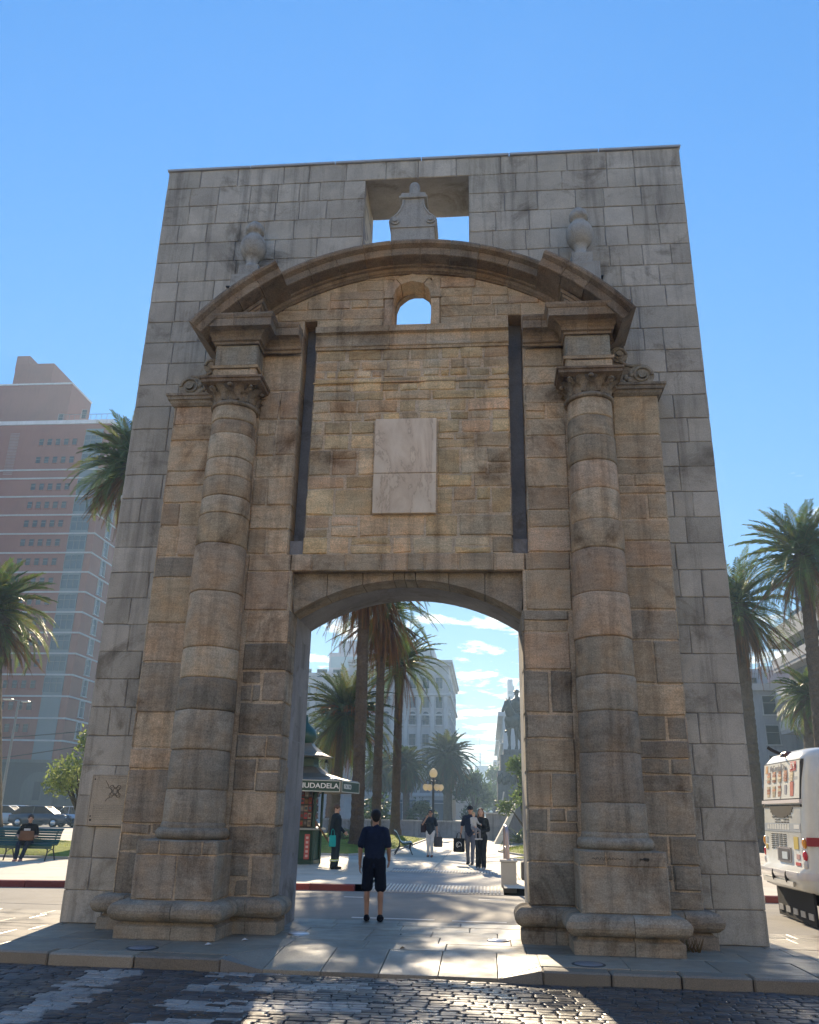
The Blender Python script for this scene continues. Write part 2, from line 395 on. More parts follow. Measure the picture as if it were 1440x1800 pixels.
GX=-1.256                                   # gate axis
HO=1.83; SPR=4.65; ARCR=3.32; ARCZ=5.20-3.32
def arcz(u,dr=0.0): 
    r=ARCR+dr; return ARCZ+math.sqrt(max(0,r*r-u*u))
# ------------------------------------------------------------------ grey granite backing wall
rng=random.Random(11)
wall=thing('backing_wall','tall plain grey granite block wall standing behind the sandstone gateway','wall',(GX,0,0))
HW,WH,WT=5.135,13.98,1.22; OW=1.03; OZ0,OZ1=9.85,13.545
m=MB(); g=.022
for s in (-1,1):
    x0,x1=sorted((s*HO,s*(HW-g))); m.box(x0,g,0,x1,WT-g,OZ1,c=(.9,.9,.9))
    x0,x1=sorted((s*OW,s*HO)); m.box(x0,g,OZ0-.01,x1,WT-g,OZ1,c=(.9,.9,.9))
m.box(-HW+g,g,OZ1,HW-g,WT-g,WH-.02,c=(.8,.78,.76))
n=20; top=[(HO,OZ0),(-HO,OZ0)]; arc=[(-HO+2*HO*i/n, arcz(-HO+2*HO*i/n,-.0)) for i in range(n+1)]
for (a,za),(b,zb) in zip(arc,arc[1:]):
    m.prism([(a,za),(b,zb),(b,OZ0),(a,OZ0)],.25,WT-g,c=(.9,.9,.9))
m.build('concrete_core',M_CONC,wall)
m=MB()
rws=[i*.4515 for i in range(32)]; rws[-1]=WH
hol=[(-OW,OW,OZ0,OZ1),(-HO,HO,-.1,5.3)]
ashlar(m,O,EX,EZ,-EY,-HW,HW,rws,.42,.88,GRANP,rng,depth=.04,gap=.0048,holes=hol,bev=.010,jit=.007,cj=.045)
ashlar(m,V((HW,0,0)),EY,EZ,EX,0,WT,rws,.5,.8,GRANP,rng,depth=.04,gap=.004,bev=.008,jit=.003,cj=.07)
ashlar(m,V((-HW,WT,0)),-EY,EZ,-EX,0,WT,rws,.5,.8,GRANP,rng,depth=.04,gap=.004,bev=.008,jit=.003,cj=.07)
ashlar(m,V((0,WT,0)),-EX,EZ,EY,-HW,HW,rws,.62,1.25,GRANP,rng,depth=.04,gap=.004,holes=hol,bev=.008,jit=.003,cj=.07)
m.build('granite_facing',M_GRAN,wall)
m=MB()
for s in (-1,1):
    P=V((s*HO,WT if s>0 else .26,0)) if s>0 else V((s*HO,.26,0))
    m=MB()
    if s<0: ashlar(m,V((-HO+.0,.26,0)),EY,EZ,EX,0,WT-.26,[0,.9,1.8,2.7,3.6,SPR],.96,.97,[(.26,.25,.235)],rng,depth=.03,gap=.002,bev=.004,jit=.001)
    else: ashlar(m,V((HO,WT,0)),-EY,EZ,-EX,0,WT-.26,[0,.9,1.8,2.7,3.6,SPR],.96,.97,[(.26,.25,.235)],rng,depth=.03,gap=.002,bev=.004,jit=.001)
    m.build('jamb_lining',M_GRAN,wall)
m=MB(); x=-HW-.03
while x<HW:
    x2=min(x+1.75,HW+.03); m.box(x+.006,-.035,WH,x2-.006,WT+.035,WH+.05,c=(.42,.45,.48),b=.006); x=x2
m.build('metal_coping',M_PAINT,wall)
# orifice reveal linings
for s in (-1,1):
    m=MB()
    for a,b in zip(rws[22:],rws[23:]):
        a_=max(a,OZ0); b_=min(b,OZ1)
        if b_-a_<.05: continue
        if s<0: stone(m,V((-OW,0,0)),EY,EZ,EX,[(.02,a_+.004),(WT-.02,a_+.004),(WT-.02,b_-.004),(.02,b_-.004)],.03,pick(rng,GRANP,.06),rng,.006,.002)
        else: stone(m,V((OW,WT,0)),-EY,EZ,-EX,[(.02,a_+.004),(WT-.02,a_+.004),(WT-.02,b_-.004),(.02,b_-.004)],.03,pick(rng,GRANP,.06),rng,.006,.002)
    m.build('opening_lining',M_GRAN,wall)
# engraved stone plaque on the left end of the wall
m=MB(); px0,px1,pz0,pz1=-4.915,-4.27,1.36,2.12
m.box(px0,-.045,pz0,px1,-.001,pz1,c=(.50,.43,.325),b=.008)
dk=(.12,.105,.085)
pl=m.build('stone_plaque',M_GRAN,wall)
m=MB()
for a,b,cc,d in ((px0+.02,pz0+.02,px1-.02,pz0+.028),(px0+.02,pz1-.028,px1-.02,pz1-.02)): m.box(a,-.048,b,cc,-.044,d,c=(.30,.27,.22))
m.box(px0+.02,-.048,pz0+.02,px0+.028,-.044,pz1-.02,c=(.30,.27,.22))
def stroke(pts,w=.007,y0=-.049,c=dk):
    for (a,b),(e,f) in zip(pts,pts[1:]):
        d=V((e-a,f-b)); L=d.length; d/=L; nx,nz=-d.y*w/2,d.x*w/2
        m.prism([(a-nx,b-nz),(e-nx,f-nz),(e+nx,f+nz),(a+nx,b+nz)],y0,-.044,c=c)
sx,sz=px0+.40,pz1-.25
def star(r0,r1):
    P=[]
    for k in range(4):
        A=rad(45+90*k)
        P+=[(sx+r1*math.cos(A-.32),sz+r1*math.sin(A-.32)),(sx+r1*1.15*math.cos(A),sz+r1*1.15*math.sin(A)),(sx+r1*math.cos(A+.32),sz+r1*math.sin(A+.32)),(sx+r0*math.cos(A+.45),sz+r0*math.sin(A+.45)),(sx+r0*math.cos(A+rad(90)-.45),sz+r0*math.sin(A+rad(90)-.45))]
    return P+[P[0]]
stroke(star(.06,.10)); stroke(star(.045,.075),.005); stroke([(sx-.03,sz-.035),(sx+.03,sz-.035),(sx+.03,sz+.035),(sx-.03,sz+.035),(sx-.03,sz-.035)],.006)
stroke([(sx-.17,sz+.16),(sx-.12,sz+.09),(sx-.10,sz+.05)],.007); stroke([(sx-.14,sz-.15),(sx-.11,sz-.11),(sx-.07,sz-.09)],.007); stroke([(sx-.15,sz+.05),(sx-.10,sz+.045)],.006)
for i in range(9):                                        # worn lines of carved text
    z=pz0+.30-i*.026
    x=px0+.08
    while x<px1-.1:
        w=rng.uniform(.02,.06); m.box(x,-.0475,z,x+w,-.0445,z+.007,c=(.36,.33,.27)); x+=w+.012
x=px0+.1
while x<px1-.08:
    w=rng.uniform(.02,.05); m.box(x,-.0475,pz1-.06,x+w,-.0445,pz1-.05,c=(.36,.33,.27)); x+=w+.012
for a,b in ((px0+.055,pz1-.07),(px0+.055,pz0+.12),(px1-.05,pz1-.07)): m.lathe([(.011,0),(.011,.006)],0,0,8,c=(.03,.03,.03)); i0=len(m.v)-32
e=m.build('engraving',M_GRAN,pl)
m=MB()
for a,b in ((px0+.055,pz1-.075),(px0+.055,pz0+.14)): m.ell((a,-.047,b),.012,.006,.012,8,6,c=(.03,.03,.03))
m.box(px0+.05,-.05,pz0+.07,px0+.075,-.045,pz0+.10,c=(.08,.07,.06))
m.build('fixing_bolt',M_DARKM,pl)

# ------------------------------------------------------------------ sandstone gateway
gate=thing('stone_gateway','weathered tan sandstone gateway with two columns, curved pediment and an arched opening','gateway',(GX,0,0))
CXO=3.03; FY=-.42
PR=4.90; PZC=11.38-PR
def pedz(u,dr=0): r=PR+dr; return PZC+math.sqrt(max(.01,r*r-u*u))
rng=random.Random(5)
# core behind the facing
m=MB()
for s in (-1,1):
    def bx(a,b,y0,y1,z0,z1,c=MORT):
        x0,x1=sorted((s*a,s*b)); m.box(x0,y0,z0,x1,y1,z1,c=c)
    bx(HO+.03,4.17,FY+.024,-.002,0,5.58); bx(1.972,4.17,FY+.024,-.002,5.58,8.44); bx(1.972,3.43,FY+.024,-.002,8.33,9.80)
m.box(-1.7,FY+.036,5.58,1.7,-.002,9.85,c=MORT); m.box(-1.95,FY+.024,5.32,1.95,-.03,5.58,c=MORT)
for s in (-1,1):
    for ua,ub,zb in ((.36,1.72,9.8),(1.72,1.96,10.04),(1.96,3.25,9.75)):
        us=[ua+(ub-ua)*i/8 for i in range(9)]; P=[(s*ua,zb),(s*ub,zb)]+[(s*u,pedz(u,-.30)) for u in us[::-1]]; P=P if s>0 else P[::-1]; m.prism(P,FY+.024,-.002,c=MORT)
us=[-.36+.72*i/6 for i in range(7)]; m.prism([(-.36,10.88),(.36,10.88)]+[(u,pedz(u,-.30)) for u in us[::-1]],FY+.024,-.002,c=MORT)
m.build('rubble_core',M_SAND,gate)
# facing: pilasters
m=MB()
fl=[.46,1.03,1.42]
for s in (-1,1):
    m=MB(); rw=mk_rows(.46,8.40,.24,.66,rng,fl)
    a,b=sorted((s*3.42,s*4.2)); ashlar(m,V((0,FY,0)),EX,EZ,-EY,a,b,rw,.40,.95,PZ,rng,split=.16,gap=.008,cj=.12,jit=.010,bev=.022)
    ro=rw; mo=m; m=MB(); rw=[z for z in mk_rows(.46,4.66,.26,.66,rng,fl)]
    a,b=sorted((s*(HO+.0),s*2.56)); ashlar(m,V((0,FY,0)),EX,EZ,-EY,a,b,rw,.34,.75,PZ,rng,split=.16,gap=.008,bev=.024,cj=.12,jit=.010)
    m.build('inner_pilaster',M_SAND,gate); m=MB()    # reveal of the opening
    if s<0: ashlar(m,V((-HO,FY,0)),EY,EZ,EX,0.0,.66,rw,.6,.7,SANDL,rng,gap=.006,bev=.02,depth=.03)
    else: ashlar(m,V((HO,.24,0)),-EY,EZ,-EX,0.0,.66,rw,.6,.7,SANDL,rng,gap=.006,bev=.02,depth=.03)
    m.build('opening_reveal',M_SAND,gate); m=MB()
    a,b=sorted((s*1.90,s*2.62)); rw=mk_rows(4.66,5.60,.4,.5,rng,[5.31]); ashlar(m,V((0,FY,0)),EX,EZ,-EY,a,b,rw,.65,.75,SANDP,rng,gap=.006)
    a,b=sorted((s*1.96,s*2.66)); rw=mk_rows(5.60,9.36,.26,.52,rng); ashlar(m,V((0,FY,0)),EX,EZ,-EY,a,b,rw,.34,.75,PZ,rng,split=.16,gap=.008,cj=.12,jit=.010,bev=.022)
    m.build('upper_pilaster',M_SAND,gate); m=MB()    # side faces along the slot
    if s<0: ashlar(m,V((-1.96,FY+.01,0)),EY,EZ,EX,0,.39,rw,.5,.6,SANDP,rng,gap=.006,depth=.02)
    else: ashlar(m,V((1.96,-.02,0)),-EY,EZ,-EX,0,.39,rw,.5,.6,SANDP,rng,gap=.006,depth=.02)
    m.build('slot_side',M_SAND,gate); m=MB()
    a,b=sorted((s*3.2,s*3.45)); ashlar(m,V((0,FY,0)),EX,EZ,-EY,a,b,mk_rows(8.3,9.36,.3,.5,rng),.3,.4,SANDP,rng,gap=.006)
    m.build('upper_corner_masonry',M_SAND,gate); m=mo; rw=ro
    if s>0: ashlar(m,V((4.2,FY+.02,0)),EY,EZ,EX,0,.4,rw,.5,.6,SANDP,rng,gap=.006,depth=.03)
    else: ashlar(m,V((-4.2,-.02,0)),-EY,EZ,-EX,0,.4,rw,.5,.6,SANDP,rng,gap=.006,depth=.03)
    m.build('outer_pilaster',M_SAND,gate)
# central panel and lintel
m=MB()
rw=mk_rows(5.60,9.44,.20,.46,rng,[6.27,8.0])
ashlar(m,V((0,FY+.015,0)),EX,EZ,-EY,-1.72,1.72,rw,.28,.72,PANELP,rng,split=.38,gap=.010,holes=[(-.585,.475,6.27,8.0)],jit=.011,bev=.022,cj=.20,pil=.014)
for s in (-1,1):
    if s>0: ashlar(m,V((1.72,FY+.03,0)),EY,EZ,EX,0,.36,rw,.5,.6,SANDL,rng,gap=.006,depth=.02)
    else: ashlar(m,V((-1.72,-.03,0)),-EY,EZ,-EX,0,.36,rw,.5,.6,SANDL,rng,gap=.006,depth=.02)
xs=[-1.9,-1.55,-1.0,-.42,.02,.30,.85,1.42,1.9]
for a,b in zip(xs,xs[1:]): stone(m,V((0,FY,0)),EX,EZ,-EY,[(a+.006,5.31),(b-.006,5.31),(b-.006,5.596),(a+.006,5.596)],.1,pick(rng,SANDP,.08),rng,.016,.005)
m.build('panel_masonry',M_SAND,gate)
for s in (-1,1):
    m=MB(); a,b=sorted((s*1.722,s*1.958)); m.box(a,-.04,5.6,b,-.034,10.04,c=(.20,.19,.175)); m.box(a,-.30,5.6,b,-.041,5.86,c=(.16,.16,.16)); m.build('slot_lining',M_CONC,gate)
# arch ring, recessed
m=MB(); n=9
js=[-1.9,-1.52,-1.05,-.60,-.25,.22,.42,.80,1.3,1.9]
js=[-1.9,-1.30,-.72,-.22,-.04,.14,.68,1.26,1.9]
for a,b in zip(js,js[1:]):
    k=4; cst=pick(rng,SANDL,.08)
    at_=lambda t:a+.005+(b-a-.01)*t
    lean=lambda u:u*1.0
    lo=[(max(-HO,min(HO,at_(i/k))),arcz(max(-HO,min(HO,at_(i/k))))) for i in range(k+1)]
    poly=lo+[(at_(1)*1.0,5.33),(at_(0)*1.0,5.33)]
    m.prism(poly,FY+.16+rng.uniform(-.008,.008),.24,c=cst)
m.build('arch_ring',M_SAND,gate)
# base moulding: plinth and torus
TOR=[(.12,0),(.12,.155),(.07,.18),(.05,.21)]+[(.075+.135*math.cos(rad(a)),.335+.125*math.sin(rad(a))) for a in range(-80,91,17)]+[(0,.468)]
pr=[(HO,-.0),(HO,FY),(CXO-.575,FY),(CXO-.575,-1.2),(CXO+.575,-1.2),(CXO+.575,FY),(4.2,FY),(4.2,-.02)]
for s in (-1,1):
    path=pr if s>0 else [(-x,y) for x,y in pr[::-1]]
    m=MB(); sweep(m,path,TOR,rng,SANDL,L=.75,jit=.004,groove=.015); m.build('base_moulding',M_SAND,gate)
# columns
def column(s):
    cx=s*CXO; cy=-.57
    m=MB()                                   # drums
    zs=[1.44]; hs=([.50,.60,.62,.52,.5,.95,.85,.55,.33,.38,.36,.48,.28,.30] if s<0 else [.42,.72,.62,.55,.60,.72,.75,.50,.55,.52,.48,.38,.36])
    tot=sum(hs); k=(8.12-1.44)/tot
    for h in hs: zs.append(zs[-1]+h*k)
    def rr(z): t=(z-1.44)/6.58; return .455-.085*t-.018*math.sin(t*PI)*-1*.6
    for a,b in zip(zs,zs[1:]):
        d=rng.uniform(-.012,.012); cc=pick(rng,SANDP if a>3.5 else SANDL,.15); ox=rng.uniform(-.006,.006)  # lower drums darker too, the dimmer light down there put into their colour
        pf=[(rr(a)-.025,a),(rr(a)+d-.006,a+.008),(rr(a)+d,a+.028),(rr((a+b)/2)+d+.002,(a+b)/2),(rr(b)+d,b-.028),(rr(b)+d-.006,b-.008),(rr(b)-.025,b)]
        i0=len(m.v); m.lathe(pf,ox,cy,40,c=cc,cap=False)
        for i in range(i0,len(m.v)):
            x,y,z=m.v[i]; q=noise.noise(V((x*3,y*3,z*3+s*9)))*.008; dx,dy=x-ox,y-cy; L=math.hypot(dx,dy); m.v[i]=(x+dx/L*q,y+dy/L*q,z+noise.noise(V((x*4,y*4,z)))*.012)
    m.lathe([(.36,8.1),(.385,8.1),(.41,8.12),(.415,8.145),(.405,8.17),(.37,8.18),(.36,8.18)],0,cy,40,c=(.35,.29,.21))
    c=m.build('column',M_SAND,gate,(cx,0,0))
    m=MB()                                   # pedestal
    rw=[.465,1.035]
    P=lambda y:V((0,y,0))
    xs=[-.575,.03 if s<0 else .575,.575] if s<0 else [-.575,.575]
    for a,b in zip(xs,xs[1:]): stone(m,P(-1.2),EX,EZ,-EY,[(a+.005,.47),(b-.005,.47),(b-.005,1.03),(a+.005,1.03)],.12,pick(rng,SANDL),rng,.018,.006)
    for sd in (-1,1):
        if sd>0: ashlar(m,V((.575,-1.2,0)),EY,EZ,EX,0,.78,rw,.6,.8,SANDL,rng)
        else: ashlar(m,V((-.575,FY,0)),-EY,EZ,-EX,0,.78,rw,.6,.8,SANDL,rng)
    m.box(-.56,-1.18,.4,.56,FY+.02,1.215,c=MORT)
    xs=[-.575,-.25,.36,.575] if s<0 else [-.575,-.22,.575]
    for a,b in zip(xs,xs[1:]): stone(m,P(-1.2),EX,EZ,-EY,[(a+.005,1.04),(b-.005,1.04),(b-.005,1.225),(a+.005,1.225)],.12,pick(rng,SANDL),rng,.018,.006)
    ashlar(m,V((.575,-1.2,0)),EY,EZ,EX,0,.78,[1.04,1.225],.6,.8,SANDL,rng); ashlar(m,V((-.575,FY,0)),-EY,EZ,-EX,0,.78,[1.04,1.225],.6,.8,SANDL,rng)
    ashlar(m,V((0,0,1.225)),EX,EY,EZ,-.57,.57,[-1.195,-.4],.5,.7,SANDL,rng,depth=.02)
    m.build('pedestal',M_SAND,c)
    m=MB()                                   # base torus
    cb=pick(rng,SANDL); tp=[(.40,1.22),(.50,1.222)]+[(.455+.075*math.cos(rad(a)),1.305+.078*math.sin(rad(a))) for a in range(-85,86,17)]+[(.47,1.40),(.455,1.45),(.44,1.46)]
    m.lathe(tp,0,cy,40,c=cb); m.build('column_base',M_SAND,c)
    m=MB()                                   # capital
    cc=(.30,.255,.19)
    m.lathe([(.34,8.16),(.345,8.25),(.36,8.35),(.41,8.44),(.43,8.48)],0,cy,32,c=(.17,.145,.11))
    def leaf(ang,z0,h,w,r0,lean):
        rows=9; cols=5; g=[]
        for i in range(rows):
            t=i/(rows-1); z=z0+h*(t if t<.8 else .8+.2*math.sin((t-.8)/.2*1.9)); out=r0+.012+lean*t**2.6+(.05 if t>.8 else 0)*math.sin(min(1,(t-.8)/.2)*PI/2)
            ww=w*(.55+.55*math.sin(min(1,t*1.15)*PI*.72))*(1 if t<.85 else .75)*(1+.18*math.sin(t*22)); row=[]
            for j in range(cols):
                q=(j/(cols-1)-.5)*2; a=ang+q*ww/out*.5; o=out+(.020 if abs(q)<.1 else 0)-.018*abs(q)
                row.append((o*math.cos(a),cy+o*math.sin(a),z))
            g.append(row)
        vs=[p for r_ in g for p in r_]; fs=[(i*cols+j,i*cols+j+1,(i+1)*cols+j+1,(i+1)*cols+j) for i in range(rows-1) for j in range(cols-1)]
        m.add(vs,fs,cc,0,True)
    for k in range(10): leaf(2*PI*k/10+PI/2,8.18,.15,.19,.345,.05)
    for k in range(8): leaf(2*PI*(k+.5)/8+PI/2,8.22,.23,.20,.35,.10)
    for k in range(4):                       # corner volutes
        a=PI/4+k*PI/2; bx,by=.46*math.cos(a),cy+.46*math.sin(a)
        pts=[(bx+ (.055*(1-t*.7))*math.cos(t*9)*math.cos(a),by+(.055*(1-t*.7))*math.cos(t*9)*math.sin(a),8.42+(.055*(1-t*.7))*math.sin(t*9)) for t in [i/18 for i in range(19)]]
        m.tube(pts,.022,6,c=cc); leaf(a,8.20,.22,.14,.355,.12)
    for k in range(4):
        a=k*PI/2; m.ell((.43*math.cos(a),cy+.43*math.sin(a),8.455),.05,.05,.035,8,6,c=cc)
    m.build('capital',M_SAND,c)
    m=MB()                                   # abacus, architrave, frieze and cornice block
    f0=-.86; ZU=.10
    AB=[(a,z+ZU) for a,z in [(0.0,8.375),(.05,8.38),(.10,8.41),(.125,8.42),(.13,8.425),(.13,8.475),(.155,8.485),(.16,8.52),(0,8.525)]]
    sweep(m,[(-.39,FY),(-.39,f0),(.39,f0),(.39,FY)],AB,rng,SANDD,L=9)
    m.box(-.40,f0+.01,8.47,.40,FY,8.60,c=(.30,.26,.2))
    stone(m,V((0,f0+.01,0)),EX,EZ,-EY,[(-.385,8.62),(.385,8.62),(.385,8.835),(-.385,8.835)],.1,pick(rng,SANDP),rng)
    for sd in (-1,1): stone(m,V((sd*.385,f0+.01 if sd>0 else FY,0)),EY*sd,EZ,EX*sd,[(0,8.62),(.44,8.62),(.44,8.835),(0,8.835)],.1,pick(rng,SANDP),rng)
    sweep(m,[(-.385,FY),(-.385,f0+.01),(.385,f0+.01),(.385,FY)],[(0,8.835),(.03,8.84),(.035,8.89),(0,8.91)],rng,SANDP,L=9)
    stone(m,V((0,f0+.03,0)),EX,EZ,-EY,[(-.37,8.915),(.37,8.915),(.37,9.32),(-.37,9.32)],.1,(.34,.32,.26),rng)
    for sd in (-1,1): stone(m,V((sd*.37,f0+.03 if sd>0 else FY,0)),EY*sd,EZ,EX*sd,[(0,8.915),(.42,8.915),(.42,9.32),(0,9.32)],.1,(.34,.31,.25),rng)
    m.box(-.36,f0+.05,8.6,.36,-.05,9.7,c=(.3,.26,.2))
    m.build('entablature_block',M_SAND,c)
    return c
for s in (-1,1): column(s)
# main cornice that breaks forward over the columns
CORN=[(0,9.19),(.025,9.195),(.03,9.235),(.07,9.25),(.075,9.30),(.10,9.345),(.15,9.385),(.21,9.40),(.285,9.405),(.285,9.42),(.29,9.545),(.305,9.555),(.33,9.60),(.335,9.635),(.0,9.66)]
f0=-.85; CORN=[(o,z+.12) for o,z in CORN]; WY=-.50
for s in (-1,1):
    pr=[(1.96,WY),(CXO-.37,WY),(CXO-.37,f0),(CXO+.37,f0),(CXO+.37,WY),(3.45,WY),(3.45,-.01)]
    path=pr if s>0 else [(-x,y) for x,y in pr[::-1]]
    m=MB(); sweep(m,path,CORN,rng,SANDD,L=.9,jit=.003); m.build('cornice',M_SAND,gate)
m=MB()
C2=[(o,z+.2) for o,z in [(0,9.20),(.02,9.205),(.03,9.25),(.05,9.26),(.055,9.29),(.03,9.31),(.03,9.50),(.05,9.51),(.10,9.525),(.105,9.64),(0,9.67)]]
sweep(m,[(-1.72,FY+.015),(1.72,FY+.015)],C2,rng,SANDP,L=.75,jit=.003); m.build('panel_cornice',M_SAND,gate); m=MB()
sweep(m,[(-1.72,FY+.015),(1.72,FY+.015)],[(0,8.73),(.022,8.735),(.024,8.755),(0,8.76)],rng,PANELP,L=.8,jit=.004)
m.build('string_course',M_SAND,gate)
# outer ledge with scroll
def ledge(s):
    m=MB(); pr=[(3.46,FY),(4.2,FY),(4.2,-.01)]
    path=pr if s>0 else [(-x,y) for x,y in pr[::-1]]
    sweep(m,path,[(0,8.20),(.02,8.205),(.06,8.25),(.07,8.30),(.10,8.305),(.105,8.36),(.13,8.37),(.135,8.41),(0,8.42)],rng,SANDL,L=9)
    m.box(min(s*3.46,s*4.2),-.40,8.25,max(s*3.46,s*4.2),-.02,8.42,c=(.33,.28,.2))
    m.xf(Matrix.Translation((0,0,.14))); m.build('ledge',M_SAND,gate)
    m=MB(); cc=(.34,.30,.23)
    def scroll(cx,cz,r,turns,dirn,y):
        pts=[(s*(cx+dirn*r*(1-.8*t)*math.cos(t*turns*2*PI)),y,cz+r*(1-.8*t)*math.sin(t*turns*2*PI)) for t in [i/40 for i in range(41)]]
        m.tube(pts,[.028*(1-.4*i/40) for i in range(41)],6,c=cc)
    def disc(cx,cz,r,y0,y1):
        m.prism([(s*cx+r*math.cos(2*PI*i/24),cz+r*math.sin(2*PI*i/24)) for i in range(24)],y0,y1,c=cc)
    disc(3.98,8.64,.21,-.36,-.08); disc(3.98,8.64,.07,-.42,-.3); scroll(3.98,8.64,.17,1.6,1,-.37)
    disc(3.62,9.05,.15,-.36,-.08); disc(3.62,9.05,.05,-.42,-.3); scroll(3.62,9.05,.12,1.5,1,-.37)
    P=[(3.46,8.43),(3.98,8.43),(3.98,8.85),(3.86,8.84),(3.72,8.86),(3.62,8.92),(3.62,9.12),(3.46,9.12)]
    P=[(s*x,z) for x,z in P]; P=P if s>0 else P[::-1]
    m.prism(P,-.33,-.09,c=cc)
    m.tube([(s*x,-.34,z) for x,z in ((3.98,8.85),(3.84,8.83),(3.72,8.86),(3.64,8.92),(3.56,9.02),(3.52,9.12))],.035,6,c=cc)
    for k in range(4): m.ell((s*(3.66+.05*k),-.35,8.50+.07*(k%2)+.03*k),.05,.04,.06,8,6,c=cc)
    m.xf(Matrix.Translation((0,0,.14))); m.build('scroll_ornament',M_SAND,gate)
for s in (-1,1): ledge(s)
# tympanum with the small arched niche window
m=MB()
rw=mk_rows(9.78,11.1,.20,.30,rng,[10.04,10.45])
nich=[(-.50,.50,9.6,10.82),(-1.96,-1.72,9.5,10.04),(1.72,1.96,9.5,10.04)]
ashlar(m,V((0,FY,0)),EX,EZ,-EY,-3.3,3.3,rw,.4,.95,SANDP,rng,gap=.006,holes=nich,zmax=lambda u:pedz(u,-.36),jit=.008)
m.build('tympanum_masonry',M_SAND,gate)
m=MB(); nf=FY-.03
def npt(r,a): return (r*math.cos(rad(a)),10.45+r*1.0*math.sin(rad(a)))
for s in (-1,1):
    a,b=sorted((s*.345,s*.50)); stone(m,V((0,nf,0)),EX,EZ,-EY,[(a,9.86),(b,9.86),(b,10.43),(a,10.43)],.42,pick(rng,SANDP),rng,.014,.006)
    a,b=sorted((s*.33,s*.53)); stone(m,V((0,nf-.02,0)),EX,EZ,-EY,[(a,10.43),(b,10.43),(b,10.48),(a,10.48)],.42,pick(rng,SANDP),rng,.012,.004)
for a0,a1 in ((3,52),(54,126),(128,177)):
    k=2; cc=pick(rng,SANDP); inn=[npt(.345,a0+(a1-a0)*i/k) for i in range(k+1)]; out=[npt(.495,a0+(a1-a0)*i/k) for i in range(k+1)]
    m.prism(out+inn[::-1],nf-.01,.0,c=cc)
m.build('niche_frame',M_SAND,gate)
m=MB()                                       # ragged rear wall of the niche with the hole to the sky
hole=[(.335,9.70),(.335,10.0),(.335,10.2),(.335,10.36),(.27,10.5),(.16,10.585),(.0,10.59),(-.10,10.56),(-.19,10.49),(-.27,10.41),(-.325,10.25),(-.335,9.70)]
out=[(.37,9.66),(.37,10.3),(.345,10.5),(.27,10.65),(.14,10.72),(0,10.72),(-.14,10.72),(-.27,10.66),(-.35,10.5),(-.37,10.3),(-.37,10.1),(-.37,9.66)]
hole=[(x,z+.2) for x,z in hole]; out=[(x,min(10.9,z+.2)) for x,z in out]
for i in range(len(hole)-1): m.prism([hole[i],out[i],out[i+1],hole[i+1]],-.06,.10,c=pick(rng,SANDL,.1))
m.build('niche_rear',M_SAND,gate)
# curved pediment cornice
PROF=[(.0,-.02),(.0,-.86),(-.015,-.90),(-.06,-.925),(-.105,-.91),(-.125,-.87),(-.14,-.84),(-.145,-.825),(-.27,-.815),(-.28,-.80),(-.29,-.56),(-.325,-.555),(-.335,-.50),(-.39,-.485),(-.40,-.46),(-.42,-.44),(-.425,-.02)]
def arcsweep(m,th0,th1,dy,js,skip=None):
    prof=[(r,y+(dy if y<-.1 else 0)) if not (skip and i>=11) else (r,y) for i,(r,y) in enumerate(PROF)]
    ths=[th0]
    for j in js: ths+=[j-.0022,j,j+.0022]
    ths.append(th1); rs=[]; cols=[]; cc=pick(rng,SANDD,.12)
    full=[]
    for i,(a,b) in enumerate(zip(ths,ths[1:])):
        k=1 if b-a<.01 else max(2,int((b-a)/.035))
        for q in range(k): full.append((a+(b-a)*q/k, .014 if (i-1)%3==1 and q==0 and i>0 else 0))
    full.append((th1,0))
    P=len(prof)
    for th,ins in full:
        rs.append([((PR+r-(ins if r>-.3 else 0))*math.sin(th),y+ins,PZC+(PR+r-(ins if r>-.3 else 0))*math.cos(th)) for r,y in prof])
    for i in range(len(rs)-1):
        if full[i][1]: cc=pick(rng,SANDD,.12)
        m.add(rs[i]+rs[i+1],[(j,j+1,P+j+1,P+j) for j in range(P-1)],cc)
    m.add(rs[0],[tuple(range(P-1,-1,-1))],cc); m.add(rs[-1],[tuple(range(P))],cc)
m=MB(); tA=math.asin(2.42/PR); tB=math.asin(3.80/PR)
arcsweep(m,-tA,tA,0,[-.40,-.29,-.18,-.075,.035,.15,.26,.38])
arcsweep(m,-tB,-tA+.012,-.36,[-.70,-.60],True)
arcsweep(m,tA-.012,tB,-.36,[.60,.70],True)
for s in (-1,1):                            # block between cornice and raking mould, over each column
    n=6; xs=[CXO-.36+.72*i/n for i in range(n+1)]
    poly=[(CXO-.36,9.76),(CXO+.36,9.76)]+[(x,pedz(x,-.31)) for x in xs[::-1]]
    poly=[(s*x,z) for x,z in poly]; poly=poly if s>0 else poly[::-1]
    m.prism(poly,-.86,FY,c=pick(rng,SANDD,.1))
    for y,d,h in ((-.91,-.34,.06),(-.88,-.40,.05)):
        poly=[(x,pedz(x,d-h)) for x in [CXO-.36-(-.86-y)+ (0.72+2*(-.86-y))*i/n for i in range(n+1)]]; up=[(x,pedz(x,d)) for x,_ in poly]
        pp=poly+up[::-1]; pp=[(s*x,z) for x,z in pp]; pp=pp if s>0 else pp[::-1]
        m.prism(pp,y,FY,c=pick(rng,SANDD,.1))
m.build('pediment_cornice',M_SAND,gate)
